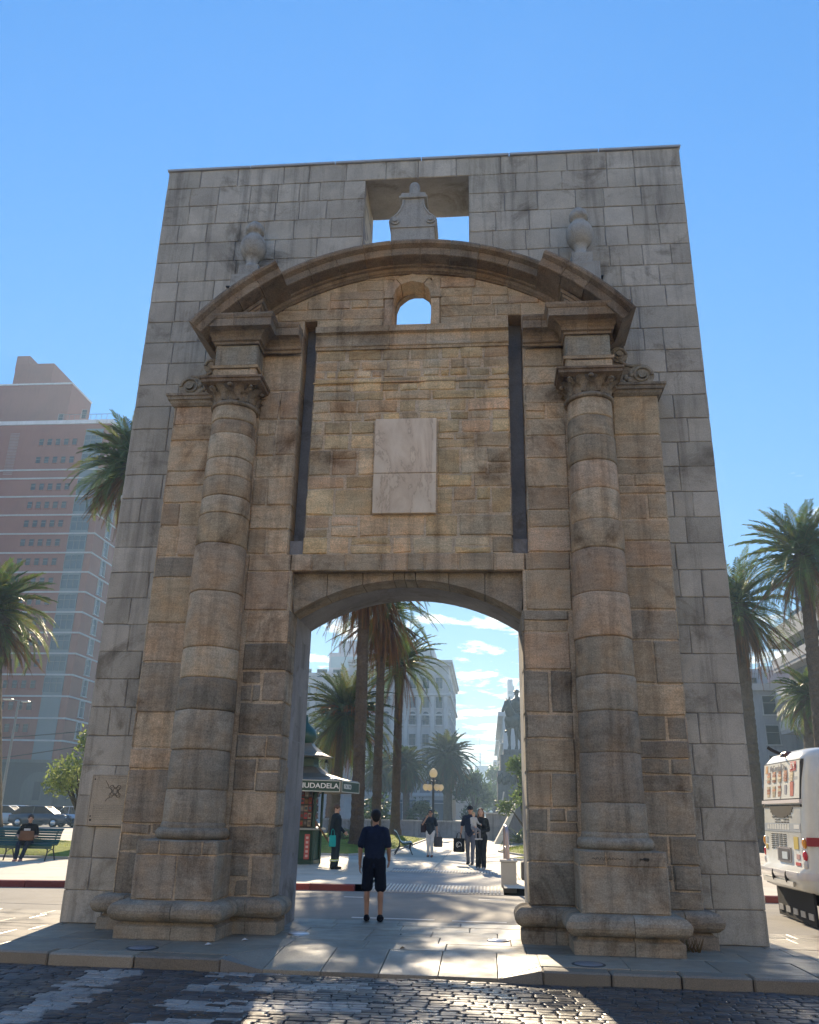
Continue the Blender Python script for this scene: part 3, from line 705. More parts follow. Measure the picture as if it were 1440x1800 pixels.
# urns and finial, the pale grey stone pieces between pediment and wall
def urn(s):
    m=MB(); c=(.40,.385,.34); x=s*3.07; y=-.36
    m.box(x-.30,y-.24,10.2,x+.30,y+.32,10.98,c=c,b=.01); m.box(x-.19,y-.19,10.98,x+.19,y+.19,11.22,c=c,b=.01)
    i0=len(m.v)
    m.lathe([(.20,11.30),(.20,11.34),(.15,11.38),(.115,11.46),(.125,11.55),(.155,11.60),(.175,11.63),(.165,11.65)],x,y,28,c=c)
    m.lathe([(.13,11.58),(.20,11.63),(.262,11.74),(.28,11.86),(.265,11.97),(.215,12.07),(.15,12.13),(.135,12.19),(.18,12.215),(.20,12.26),(.195,12.32),(.165,12.39),(.115,12.45),(.05,12.485),(.001,12.49)],x,y,32,c=c)
    m.xf(Matrix.Translation((x,y,11.20))@Matrix.Diagonal((.90,.90,.93,1))@Matrix.Translation((-x,-y,-11.30)),i0)
    m.build('urn',M_GRAN,gate)
for s in (-1,1): urn(s)
m=MB(); c=(.40,.385,.34)
P=[(-.40,11.25),(.40,11.25),(.40,11.86),(.44,11.93),(.45,12.0),(.42,12.08),(.33,12.15),(.25,12.26),(.21,12.40),(.21,12.50)]
P=P+[(-x,z) for x,z in P[::-1][:-1]]; P=[q for i,q in enumerate(P) if i==0 or q!=P[i-1]][:-1] if False else P
P=[(.40,11.25),(.40,11.86),(.44,11.93),(.45,12.0),(.42,12.08),(.33,12.15),(.25,12.26),(.21,12.40),(.21,12.50)]
P=P+[(-x,z) for x,z in P[::-1]]
m.prism(P,-.62,-.10,c=c)
for s in (-1,1):
    for r,y in ((.085,-.65),(.045,-.68)): m.prism([(s*.33+r*math.cos(2*PI*i/20),12.0+r*math.sin(2*PI*i/20)) for i in range(20)],y,-.61,c=c)
    m.tube([(s*a,-.625,b) for a,b in ((.41,12.02),(.36,12.10),(.29,12.16),(.22,12.28),(.18,12.40),(.18,12.48))],.018,6,c=c)
m.box(-.42,-.64,11.84,.42,-.08,11.87,c=c,b=.005)
m.box(-.265,-.66,12.50,.265,-.06,12.56,c=c,b=.01); m.box(-.235,-.62,12.56,.235,-.10,12.66,c=c,b=.02)
m.lathe([(.16,12.64),(.115,12.70),(.105,12.80),(.105,12.98),(.085,13.04),(.04,13.07),(.001,13.075)],0,-.36,16,c=c)
m.build('finial',M_GRAN,gate)
m=MB(); m.box(-.58,-.47,6.275,.47,-.34,6.985,b=.006); m.box(-.58,-.475,6.99,.47,-.34,7.995,b=.006)
m.build('marble_plaque',M_MARB,gate)
for x,z in ((-3.35,10.78),(3.30,10.72)):           # small iron brackets by the urns
    m=MB(); m.box(x-.13,-.5,z,x+.13,-.02,z+.02,c=(.03,.03,.03)); m.build('iron_bracket',M_DARKM,gate)
# painted scrawl on the right pedestal
m=MB()
xx=CXO-.40
for w,ph in ((.42,0),(.12,2)):
    pts=[(xx+i*w/26,-1.203,1.13+.018*math.sin(i*1.9+ph)+.010*math.sin(i*4.1)) for i in range(27)]; m.tube(pts,.003,4,c=(.05,.045,.04)); xx+=w+.2
m.build('scrawl',M_DARKM,gate)
# ------------------------------------------------------------------ ground, street, pavement
rng=random.Random(21)
ZS,ZR,ZP=-.13,-.035,.10                     # cobbled street, rear road, plaza level
m=MB(); m.box(-417,-78,-1.2,417,757,-.42,c=(1,1,1)); struct(m.build('ground',M_EARTH))
# kerb line of the platform and the dropped ramp in front of the arch
KY=-2.56
m=MB()
m.box(-40,-60,-.4,40,KY-.02,ZS-.035); struct(m.build('street_bed',M_DIRT))
# cobbles
m=MB()
def inpoly(x,y,P):
    c=False; j=len(P)-1
    for i in range(len(P)):
        if (P[i][1]>y)!=(P[j][1]>y) and x<(P[j][0]-P[i][0])*(y-P[i][1])/(P[j][1]-P[i][1])+P[i][0]: c=not c
        j=i
    return c
def gq(*p): return [tuple(gp(a,b,ZS)[:2]) for a,b in p]
STR=[gq((160,1706),(247,1704),(122,1774),(20,1776)), gq((10,1774),(95,1774),(40,1800),(-60,1800)),
     gq((378,1707),(560,1703),(560,1714),(372,1716)), gq((335,1729),(640,1728),(640,1741),(325,1742)), gq((292,1758),(520,1757),(640,1764),(640,1776),(288,1776)),
     gq((245,1792),(420,1790),(420,1812),(215,1812))]
def cobble(x0,x1,y0,y1):
    cx,cy=(x0+x1)/2,(y0+y1)/2; a,b=(x1-x0)/2-.0045,(y1-y0)/2-.0045
    white=any(inpoly(cx,cy,P) for P in STR) and rng.random()<.93
    if white: k=rng.uniform(.75,1.1); c=(.30*k,.29*k,.27*k)
    else:
        k=rng.uniform(.6,1.45); c=rng.choice([(.050,.050,.052),(.044,.044,.047),(.062,.059,.057),(.057,.050,.044)]); c=(c[0]*k,c[1]*k,c[2]*k)
    zt=ZS+rng.uniform(-.005,.003)+.012*noise.noise(V((cx*.8,cy*.8,0))); tx,ty=rng.uniform(-.014,.014),rng.uniform(-.018,.018)
    n=8; rs=[]
    jit=[(rng.uniform(-.010,.010),rng.uniform(-.007,.007)) for _ in range(12)]
    base=[(-1,-1),(-.33,-1.04),(.33,-1.04),(1,-1),(1.02,-.3),(1.02,.3),(1,1),(.33,1.04),(-.33,1.04),(-1,1),(-1.02,.3),(-1.02,-.3)]
    for sc_,dz in ((1.0,-.05),(.995,-.008),(.96,-.001),(.78,.001)):
        R=[]
        for i,(p,q) in enumerate(base):
            f=.975 if i in (0,3,6,9) else 1
            px=cx+(p*f*a*sc_)+jit[i][0]; py=cy+(q*f*b*sc_)+jit[i][1]; R.append((px,py,zt+dz+tx*(px-cx)+ty*(py-cy)))
        rs.append(R)
    m.rings(rs,c,0,True,True,False,True)
y=KY-.025
while y>-9.5:
    h=rng.uniform(.10,.128); x=-6.6+rng.uniform(0,.2); xe=5.0
    if y<-7: h*=1.3
    while x<xe:
        w=rng.uniform(.15,.25); cobble(x,x+w,y-h,y); x+=w
    y-=h
struct(m.build('cobbled_street',M_COB))
m=MB(); m.box(-40,-60,-.41,40,-9.5,ZS-.004,c=(.07,.072,.08)); 
m.box(-40,-9.5,-.41,-6.7,KY-.02,ZS-.004,c=(.07,.072,.08)); m.box(5.1,-9.5,-.41,40,KY-.02,ZS-.004,c=(.07,.072,.08)); struct(m.build('street',M_COB))
# platform paving
RX0,RX1,FX=-2.62,.10,.50        # ramp
m=MB(); m.box(-40,KY+.1,-.4,RX0-FX-.05,1.52,-.03); m.box(RX1+FX+.02,KY+.1,-.4,40,1.52,-.03); m.box(RX0-FX-.05,-1.45,-.4,RX1+FX+.02,1.52,-.03); m.box(RX0-FX-.05,KY+.05,-.4,RX1+FX+.02,-1.45,-.16); struct(m.build('pavement_bed',M_DIRT))
m=MB()
def slab(q,z=0,th=.1,c=None,zs=None):
    # q plan quad CCW, bevelled top
    c=c or pick(rng,[(.25,.22,.17),(.28,.245,.19),(.225,.20,.155),(.26,.23,.175)],.10)
    cx=sum(p[0] for p in q)/len(q); cy=sum(p[1] for p in q)/len(q); zz=zs or [z]*len(q)
    dz=rng.uniform(-.0025,.0025); b=.006
    lo=[(x,y,a-th) for (x,y),a in zip(q,zz)]; md=[(x,y,a-.004+dz) for (x,y),a in zip(q,zz)]
    hi=[]
    for (x,y),a in zip(q,zz):
        L=math.hypot(cx-x,cy-y); hi.append((x+(cx-x)*b/L*1.3,y+(cy-y)*b/L*1.3,a+dz))
    m.rings([lo,md,hi],c,0,False,True,False,True)
RX0,RX1,FX=-2.62,.10,.50        # ramp
g=.0045
rowsY=[-1.42,-.78,-.18,.42,.98,1.50]
for a,b in zip(rowsY,rowsY[1:]):
    x=-20+rng.uniform(0,.8)
    while x<16:
        w=rng.uniform(.82,1.08); slab([(x+g,a+g),(x+w-g,a+g),(x+w-g,b-g),(x+g,b-g)]); x+=w
# front row left and right of the ramp
for (xs,xe) in ((-20,RX0-FX),(RX1+FX,16)):
    x=xs; k=max(1,round((xe-xs)/1.0)); w=(xe-xs)/k
    for i in range(k): slab([(x+g,KY+.30+g),(x+w-g,KY+.30+g),(x+w-g,-1.42-g),(x+g,-1.42-g)]); x+=w
# ramp slabs
k=3; w=(RX1-RX0)/4
for i in range(4):
    x=RX0+w*i; slab([(x+g,KY+g),(x+w-g,KY+g),(x+w-g,-1.42-g),(x+g,-1.42-g)],zs=[-.095,-.095,0,0])
slab([(RX0-FX,KY+.3),(RX0-g,KY+g),(RX0-g,-1.42-g)],zs=[0,-.095,0]); slab([(RX0-FX,KY+.3),(RX0-g,-1.42-g),(RX0-FX,-1.42-g)],z=0)
slab([(RX1+g,KY+g),(RX1+FX,KY+.3),(RX1+g,-1.42-g)],zs=[-.095,0,0]); slab([(RX1+FX,KY+.3),(RX1+FX,-1.42-g),(RX1+g,-1.42-g)],z=0)
struct(m.build('pavement',M_PAVE))
# kerb stones
m=MB()
def kerbrun(x0,x1,y0,y1,z0,z1,L,pal):
    k=max(1,round((x1-x0)/L)); w=(x1-x0)/k
    for i in range(k):
        a=x0+w*i; m.box(a+.008,y0+rng.uniform(-.012,.012),z0,a+w-.008,y1,z1+rng.uniform(-.004,.004),c=pick(rng,pal,.1),b=.02)
KP=[(.25,.215,.16),(.28,.24,.18),(.22,.19,.145)]
kerbrun(-20,RX0-FX,KY,KY+.29,-.3,.0,1.05,KP); kerbrun(RX1+FX,16,KY,KY+.29,-.3,.0,.78,KP)
# tapering kerb wedges beside the ramp
for xa,xb in ((RX0-FX,RX0),(RX1+FX,RX1)):
    q=[(xa,KY,-.3),(xb,KY,-.3),(xb,KY,-.10),(xa,KY,-.004)]; q2=[(xa,KY+.29,-.3),(xb,KY+.05,-.3),(xb,KY+.05,-.10),(xa,KY+.29,-.004)]
    m.add(q+q2,[(0,1,2,3),(3,2,6,7),(4,7,6,5),(0,3,7,4),(1,5,6,2)] ,(.21,.195,.17))
struct(m.build('kerb',M_PAVE))
# rear road
def kerb_y(x):       # rear kerb line of the road, slightly skewed
    return 7.0+(.22*(x+3.8) if x<-3.8 else .02*(x+3.8))
m=MB()
xs=[-120,-60,-30,-20,-12,-8,-3.8,0,3,8,16,30,60,120]
lo=[(x,1.50,ZR) for x in xs]; hi=[(x,max(5.0,kerb_y(x)) if x>-20 else 5.0,ZR) for x in xs]
m.add(lo+hi,[(i,i+1,len(xs)+i+1,len(xs)+i) for i in range(len(xs)-1)])
struct(m.build('road',M_ASPH))
m=MB()
x=-20.0
while x<16:
    w=rng.uniform(.9,1.1); m.box(x+.006,1.505,-.2,x+w-.006,1.60+rng.uniform(0,.03),ZR+.012+rng.uniform(-.004,.006),c=pick(rng,[(.33,.32,.30),(.38,.37,.34)],.1),b=.006); x+=w
struct(m.build('road_edge_stones',M_PAVE))
m=MB()
for x0,x1,y in ((-.2,.35,5.9),(-3.0,-2.6,5.6),(-2.3,-.9,2.1),(-.6,.3,2.05)): m.box(x0,y,ZR-.01,x1,y+.09,ZR+.004,c=(.62,.61,.58))
m.box(-16,2.6,ZR-.01,-7.4,2.64,ZR+.004,c=(.25,.24,.22)); 
struct(m.build('road_markings',M_PLAZA))
# painted kerb in front of the plaza
m=MB(); x=-30.0; k=0
RX=(-2.75,.35)
while x<16:
    w=1.0; xm=x+w/2
    if not (RX[0]-.4<xm<RX[1]+.2):
        y0=kerb_y(x); y1=kerb_y(x+w)
        red = not (-5.6<xm<-4.9 or 5<xm<6)
        c=(.20,.045,.045) if red else (.5,.47,.42)
        if -4.9<xm<-3.3 and k%2: c=(.24,.06,.055)
        q=[(x+.008,y0,-.2),(x+w-.008,y1,-.2),(x+w-.008,y1+.2,-.2),(x+.008,y0+.2,-.2)]
        t=[(a,b,.095) for a,b,_ in q]; md=[(a,b,.08) for a,b,_ in q]; tt=[(t[0][0],t[0][1]+.02,.098),(t[1][0],t[1][1]+.02,.098),(t[2][0],t[2][1],.098),(t[3][0],t[3][1],.098)]
        m.rings([q,md,tt],(c[0]*rng.uniform(.8,1.2),c[1],c[2]),0,False,True,False,True); k+=1
    x+=w
struct(m.build('painted_kerb',M_PLAZA))
# plaza paving
m=MB()
def plazaquad(x0,x1,y0,y1,c,z=ZP):
    m.box(x0,y0,z-.3,x1,y1,z,c=c)
xs=[-120,-60,-30,-20,-12,-8,-3.8,-2.75]
def plstrip(xs):
    lo=[(x,(kerb_y(x) if x>-20 else 5.0)+.2,.098) for x in xs]; hi=[(x,10.0,ZP) for x in xs]
    m.add(lo+hi,[(i,i+1,len(xs)+i+1,len(xs)+i) for i in range(len(xs)-1)],(.48,.44,.36))
plstrip([-120,-60,-30]); plstrip([-30,-20,-12,-8,-3.8,-2.76]); plstrip([.36,3,8,16,30,60,120])
y=10.0
while y<60:
    h=2.4; x=-40.0
    while x<40:
        k=rng.uniform(.88,1.1); c=(.52*k,.455*k,.355*k); m.box(x+.008,y+.008,-.2,x+2.4-.008,y+h-.008,ZP+rng.uniform(-.002,.002),c=c); x+=2.4
    y+=h
m.box(-40,9.9,-.3,40,60.4,ZP-.02,c=(.12,.11,.10)); 
m.box(-120,10,-.3,-40,60.4,ZP,c=(.42,.40,.36)); m.box(40,10,-.3,120,60.4,ZP,c=(.42,.40,.36)); m.box(-200,60.4,-.3,200,700,ZP-.005,c=(.36,.34,.31))
struct(m.build('plaza_paving',M_PLAZA))
# ribbed crossing ramp from road to plaza
m=MB(); ya,yb=6.98,13.2
def zr(y): t=min(1,max(0,(y-ya)/3.0)); return ZR+.01+(ZP+.012-ZR-.01)*t
def ramppiece(y0,y1,c,x0=RX[0],x1=RX[1]):
    m.add([(x0,y0,zr(y0)),(x1,y0,zr(y0)),(x1,y1,zr(y1)),(x0,y1,zr(y1))],[(0,1,2,3)],c)
ys=[6.98,7.6,8.3,9.0,9.98]
for a,b in zip(ys,ys[1:]): ramppiece(a,b,(.30,.285,.26))
m.add([(RX[0],9.98,zr(9.98)),(RX[1],9.98,zr(9.98)),(RX[1],13.2,ZP+.012),(RX[0],13.2,ZP+.012)],[(0,1,2,3)],(.27,.26,.24))
m.add([(RX[0],6.98,-.2),(RX[1],6.98,-.2),(RX[1],6.98,zr(6.98)),(RX[0],6.98,zr(6.98))],[(0,1,2,3)],(.3,.28,.26))
x=RX[0]+.03
while x<RX[1]-.05:
    for (a,b) in ((7.08,8.25),(11.5,12.3)):
        z0,z1=zr(a),zr(b); w=.035
        m.add([(x,a,z0-.01),(x+w,a,z0-.01),(x+w,b,z1-.01),(x,b,z1-.01),(x,a,z0+.022),(x+w,a,z0+.022),(x+w,b,z1+.022),(x,b,z1+.022)],[(0,1,5,4),(1,2,6,5),(2,3,7,6),(3,0,4,7),(4,5,6,7)],(.55,.53,.47))
    x+=.082
struct(m.build('ribbed_ramp',M_PLAZA))
# service covers and recessed lamps set in the paving
def disc_thing(name,label,cat,p,r,mt,c,h,grp=None):
    m=MB(); m.lathe([(r,-.02),(r,h*.5),(r*.93,h),(r*.85,h),(r*.82,h*.7),(.001,h*.75)],0,0,28,c=c)
    return tag(m.build(name,mt,None,(p[0],p[1],.002)),label,cat,grp)
for (px,py,l) in ((525,1642,'round glass ground light near the left foot of the gateway opening'),(876,1654,'round glass ground light near the right foot of the gateway opening')):
    p=gp(px,py,0); t=disc_thing('ground_light',l,'ground light',p,.155,M_STEEL,(1,1,1),.014,'ground lights in the archway')
    m=MB(); m.lathe([(.135,.008),(.130,.016),(.001,.019)],0,0,28,c=(.9,.9,.9)); m.build('lens',M_GLOBE2 if False else M_LAMPR,t)
for (px,py,l) in ((250,1667,'dark round service cover in the pavement before the left column'),(1035,1696,'dark round service cover in the pavement before the right column')):
    p=gp(px,py,0); t=disc_thing('service_cover',l,'cover',p,.20,M_DARKM,(1,1,1),.008,'service covers in the pavement')
    m=MB(); m.lathe([(.17,.004),(.165,.009),(.001,.009)],0,0,24,c=(.22,.22,.23)); m.build('lid',M_PAVE,t)
p=gp(140,1693,ZS); m=MB()
stone(m,O,EX,EZ,-EY,[(-.16,0),(.16,0),(.14,.10),(-.12,.11)],.16,(.30,.25,.18),rng,.03,.02,.08,.02); m.add([(-.16,.0,.1),(.15,.0,.1),(.12,.15,.105),(-.12,.15,.1)],[(0,1,2,3)],(.3,.25,.18))
tag(m.build('loose_stone',M_SAND,None,(p[0],p[1]+.08,ZS)),'broken lump of stone lying in the gutter against the kerb','stone')
# lawns
def lawn(name,poly,hh,seed):
    # mounded polygon: outline ring shrunk towards the centre
    r=random.Random(seed); cx=sum(p[0] for p in poly)/len(poly); cy=sum(p[1] for p in poly)/len(poly)
    pts=[]
    for a,b in zip(poly,poly[1:]+poly[:1]):
        L=math.hypot(b[0]-a[0],b[1]-a[1]); k=max(1,int(L/.8))
        for i in range(k): pts.append((a[0]+(b[0]-a[0])*i/k,a[1]+(b[1]-a[1])*i/k))
    rs=[]
    def hz(t): return ZP+.02+hh*(1-(1-min(1,t*1.6))**2)
    tops=[]
    for t in (0,.0,.08,.2,.35,.5,.7,.9):
        z=hz(t) if rs else ZP-.1
        rs.append([(x+(cx-x)*t,y+(cy-y)*t,z+(noise.noise(V((x*.7+t*9,y*.7,seed)))*.05 if t>0 else 0)) for x,y in pts])
    m=MB(); m.rings(rs,(1,1,1),0,True,True,False,True); struct(m.build('lawn',M_GRASS))
    k=MB()
    for a,b in zip(pts,pts[1:]+pts[:1]):                 # stone edging
        d=V((b[0]-a[0],b[1]-a[1])); L=d.length; d/=L; nx,ny=d.y*.1,-d.x*.1
        k.rings([[(a[0]+nx,a[1]+ny,ZP-.1),(b[0]+nx,b[1]+ny,ZP-.1),(b[0],b[1],ZP-.1),(a[0],a[1],ZP-.1)],[(a[0]+nx,a[1]+ny,ZP+.07),(b[0]+nx,b[1]+ny,ZP+.07),(b[0],b[1],ZP+.07),(a[0],a[1],ZP+.07)]],pick(rng,[(.42,.40,.36)],.1),0,False,True,False,True)
    struct(k.build('lawn_edging',M_PLAZA))
    tris=[]
    n=0
    while n<5200:
        i=r.randrange(len(pts)); t=r.random()**1.2*.5; x,y=pts[i]; x2,y2=pts[(i+1)%len(pts)]; q=r.random(); x=x+(x2-x)*q; y=y+(y2-y)*q
        x,y=x+(cx-x)*t,y+(cy-y)*t; z=hz(t)-.03; h=r.uniform(.04,.10); a=r.uniform(0,PI); w=.02; lx,ly=r.uniform(-.03,.03),r.uniform(-.03,.03)
        kk=r.uniform(.7,1.4); c=r.choice([(.24*kk,.28*kk,.045*kk),(.30*kk,.29*kk,.07*kk),(.17*kk,.23*kk,.04*kk)])
        GR.add([(x-w*math.cos(a),y-w*math.sin(a),z),(x+w*math.cos(a),y+w*math.sin(a),z),(x+lx,y+ly,z+h)],[(0,1,2)],c); n+=1
GR=MB()
lawn('a',[(-9.5,20.5),(-5.2,19.6),(-4.3,22),(-3.9,26),(-3.75,42.5),(-12,43.5),(-15,43),(-15,24)],.35,3)
lawn('b',[(-60,18.0),(-40,16.0),(-14.2,13.4),(-11.4,13.2),(-11.0,15),(-12.5,22),(-30,30),(-60,32)],.30,4)
lawn('c',[(.55,26.2),(1.4,23.2),(4,23),(9,24),(9,34),(1.2,32)],.25,5)
lawn('d',[(.9,19.9),(1.9,18.2),(9,17.5),(9,21.3),(1.6,21.6)],.25,6)
lawn('e',[(14,22),(40,22),(40,40),(15,40)],.3,7)
GR.build('grass',M_BLADE)['kind']='stuff'
# ------------------------------------------------------------------ palms and trees
def frond(mg, base, az, e0, L, droop, wid, nl, col_, lw, rng, vee=.5, fold=1.0):
    n=12; p=V(base); pts=[p.copy()]; el=e0; tan=[]
    twist=rng.uniform(-.25,.25)
    for i in range(n):
        t=(i+.5)/n; e=e0-droop*t**1.35; a=az+twist*t*t
        d=V((math.cos(e)*math.cos(a),math.cos(e)*math.sin(a),math.sin(e))); p=p+d*(L/n); pts.append(p.copy()); tan.append(d)
    tan.append(tan[-1])
    rc=(col_[0]*1.5+.03,col_[1]*1.25+.03,col_[2]*1.1+.01)
    mg.tube(pts,[.035*(1-.85*i/n) for i in range(n+1)],3,c=rc,cap=False)
    for k in range(nl):
        t=.10+.90*k/nl; f=t*n; i=min(n-1,int(f)); q=f-i; P=pts[i].lerp(pts[i+1],q); T=tan[i].lerp(tan[i+1],q).normalized()
        S=T.cross(V((0,0,1)))
        if S.length<.05: S=V((math.sin(az),-math.cos(az),0))
        S.normalize(); N=S.cross(T).normalized()
        l=wid*(.35+.65*math.sin(min(1,.16+t*.95)*PI)**.6)*rng.uniform(.85,1.1)
        for sg in (-1,1):
            d=(T*(.55+.5*t)+S*sg*fold*(.85-.25*t)+N*(vee*rng.uniform(.5,1.2))+V((0,0,-.25*t))).normalized()
            w=T*(lw*.5); tip=P+d*l+V((0,0,-l*.18)); mid=P+d*l*.55
            c=(col_[0]*rng.uniform(.75,1.3),col_[1]*rng.uniform(.8,1.25),col_[2]*rng.uniform(.7,1.3))
            mg.add([P-w*.6,P+w*.6,mid+w,tip,mid-w],[(0,1,2,3,4)],c)
GREENS=[(.10,.14,.034),(.12,.16,.036),(.07,.11,.036),(.16,.18,.04)]
DEADS=[(.20,.125,.065),(.26,.16,.085),(.15,.10,.06),(.30,.19,.09)]
def crown_mesh(name,seed,L,nf=74,nd=30,nl=46,lw=.05,wid=.55,low=-.55,fruit=False,dark=1.0):
    r=random.Random(seed); g=MB(); d=MB(); fr=MB()
    for i in range(nf):
        u=(i+.5)/nf; e0=rad(84)-(rad(84)-low)*u**.80; az=i*2.39996+r.uniform(-.2,.2); ln=L*(.72+.36*u if u<.6 else 1.0)*r.uniform(.9,1.08)
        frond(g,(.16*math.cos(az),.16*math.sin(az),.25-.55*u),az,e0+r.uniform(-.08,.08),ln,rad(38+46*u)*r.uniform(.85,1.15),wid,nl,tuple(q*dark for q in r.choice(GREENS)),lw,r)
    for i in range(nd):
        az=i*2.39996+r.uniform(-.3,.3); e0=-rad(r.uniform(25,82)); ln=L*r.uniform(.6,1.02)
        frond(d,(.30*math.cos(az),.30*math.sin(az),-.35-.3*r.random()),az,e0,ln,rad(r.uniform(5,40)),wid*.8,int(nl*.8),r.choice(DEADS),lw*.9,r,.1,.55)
    if fruit:
        for i in range(11):
            az=i*2.39996; p=V((.2*math.cos(az),.2*math.sin(az),-.1)); q=p+V((math.cos(az)*1.3,math.sin(az)*1.3,.35))
            fr.tube([p,p.lerp(q,.5)+V((0,0,.18)),q],.03,4,c=(.5,.2,.05))
            for k in range(26):
                t=r.uniform(.5,1.05); s=p.lerp(q,t)+V((r.uniform(-.2,.2),r.uniform(-.2,.2),r.uniform(-.1,.15))); e=s+V((math.cos(az)*.22,math.sin(az)*.22,-r.uniform(.15,.45))); fr.tube([s,e],[.018,.012],3,c=(.48*r.uniform(.7,1.2),.20,.06),cap=False)
    return g,d,fr
CROWNS={}
def palm(label,base,top,r0,r1,L,seed,lean=0,nf=74,nd=30,nl=46,lw=.05,wid=.55,low=-.55,fruit=False,boot=1.0,group=None,twist=0.0,dark=1.0):
    key=(seed,L,nf,nd,nl,lw,wid,low,fruit)
    base=V(base); top=V(top); H=top.z-base.z
    t=thing('palm_tree',label,'palm tree',base,0,group)
    r=random.Random(seed+5); m=MB(); n=int(H/.16); rs=[]
    off=top-base
    prof=[]
    for i in range(n+1):
        q=i/n; z=H*q
        rr=r0+(r1-r0)*q + (r0*.55*math.exp(-z/.45)) + (.30*boot*math.exp(-((z-H+.5)/.75)**2))*r1/.35 + r.uniform(-.012,.012)
        if i%2: rr+=.022
        cx=off.x*(q+lean*math.sin(q*PI)); cy=off.y*q
        k=14; rs.append([(cx+(rr+r.uniform(-.010,.010))*math.cos(2*PI*a/k),cy+(rr+r.uniform(-.010,.010))*math.sin(2*PI*a/k),z-.1*(i==0)) for a in range(k)])
    m.rings(rs,(.17,.135,.10),0,False)
    m.build('trunk',M_BARK,t)
    if key not in CROWNS: 
        g,d,fr=crown_mesh('crown',seed,L,nf,nd,nl,lw,wid,low,fruit,dark)
        CROWNS[key]=[g.build('crown',M_FROND),d.build('dead_fronds',M_DEAD)]+([fr.build('fruit_stalks',M_DEAD)] if fruit else [])
        for o in CROWNS[key]: o.parent=t; o.location=off; o.rotation_euler.z=twist
    else:
        for o in CROWNS[key]: copy_part(o,t,off,twist)
    return t
def ground_to(px,py,Y,z=ZP): p=at(px,py,Y); return V((p.x,p.y,z))
PLG='palms standing around the plaza'
palm('very tall palm with the thickest trunk, beside the worker and the kiosk',ground_to(627,1480,24,.2),at(643,985,24),.27,.235,4.2,31,nf=54,nd=100,low=-.35,group=PLG)
palm('very tall slender palm, middle one of the three close trunks in the arch',ground_to(660,1480,34,.3),at(673,1068,34),.24,.21,3.9,32,nf=50,nd=90,low=-.35,group=PLG,twist=1)
palm('tall palm with wide green crown, rightmost of the three close trunks in the arch',ground_to(694,1470,43,.4),at(703,1166,43),.28,.245,3.7,33,nd=12,low=-.35,nf=60,group=PLG)
palm('short palm with a full bushy green crown and orange fruit stalks behind the kiosk roof',ground_to(585,1480,39,.3),at(608,1252,39),.27,.27,4.0,34,nd=34,nf=92,low=-.75,dark=.7,fruit=True,lean=-.2,boot=1.2,group=PLG)
palm('thin trunked palm half hidden behind the bushy palm with orange fruit',ground_to(578,1480,58,.3),at(588,1300,58),.38,.36,3.6,33,nd=12,low=-.35,nf=60,group=PLG)
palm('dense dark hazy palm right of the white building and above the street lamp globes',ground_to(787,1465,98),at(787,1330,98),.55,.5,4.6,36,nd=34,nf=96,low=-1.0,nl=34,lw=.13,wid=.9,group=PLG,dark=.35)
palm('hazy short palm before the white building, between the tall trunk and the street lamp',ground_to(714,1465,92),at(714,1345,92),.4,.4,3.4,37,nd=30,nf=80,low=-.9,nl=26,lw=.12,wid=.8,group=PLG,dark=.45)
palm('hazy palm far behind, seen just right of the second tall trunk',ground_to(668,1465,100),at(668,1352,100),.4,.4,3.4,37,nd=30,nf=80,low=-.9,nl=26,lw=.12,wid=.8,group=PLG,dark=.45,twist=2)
palm('palm whose dark crown pokes out left of the grey wall before the tower',ground_to(238,1480,21),at(238,818,21),.40,.36,3.2,38,nd=60,low=-.6,nf=80,group=PLG)
palm('sunlit palm at the left photo edge with shaggy brown dead fronds',ground_to(-16,1480,21),at(-14,1072,21),.42,.38,3.2,39,nd=80,low=-.5,nf=84,group=PLG)
palm('tall palm with a broad spreading crown at the right photo edge above the bus',ground_to(1462,1480,29),at(1412,975,29),.34,.29,3.9,40,nd=40,low=-.55,nf=84,group=PLG)
palm('palm close to the right side of the grey wall with long hanging brown fronds',ground_to(1336,1480,34),at(1296,1062,34),.38,.33,4.5,41,nd=120,low=-.6,nf=70,group=PLG)
palm('short palm with yellowish tips behind the bus, beneath the tall right-hand palm',ground_to(1422,1480,46),at(1424,1222,46),.36,.36,3.0,42,nd=26,low=-.8,nf=80,group=PLG)
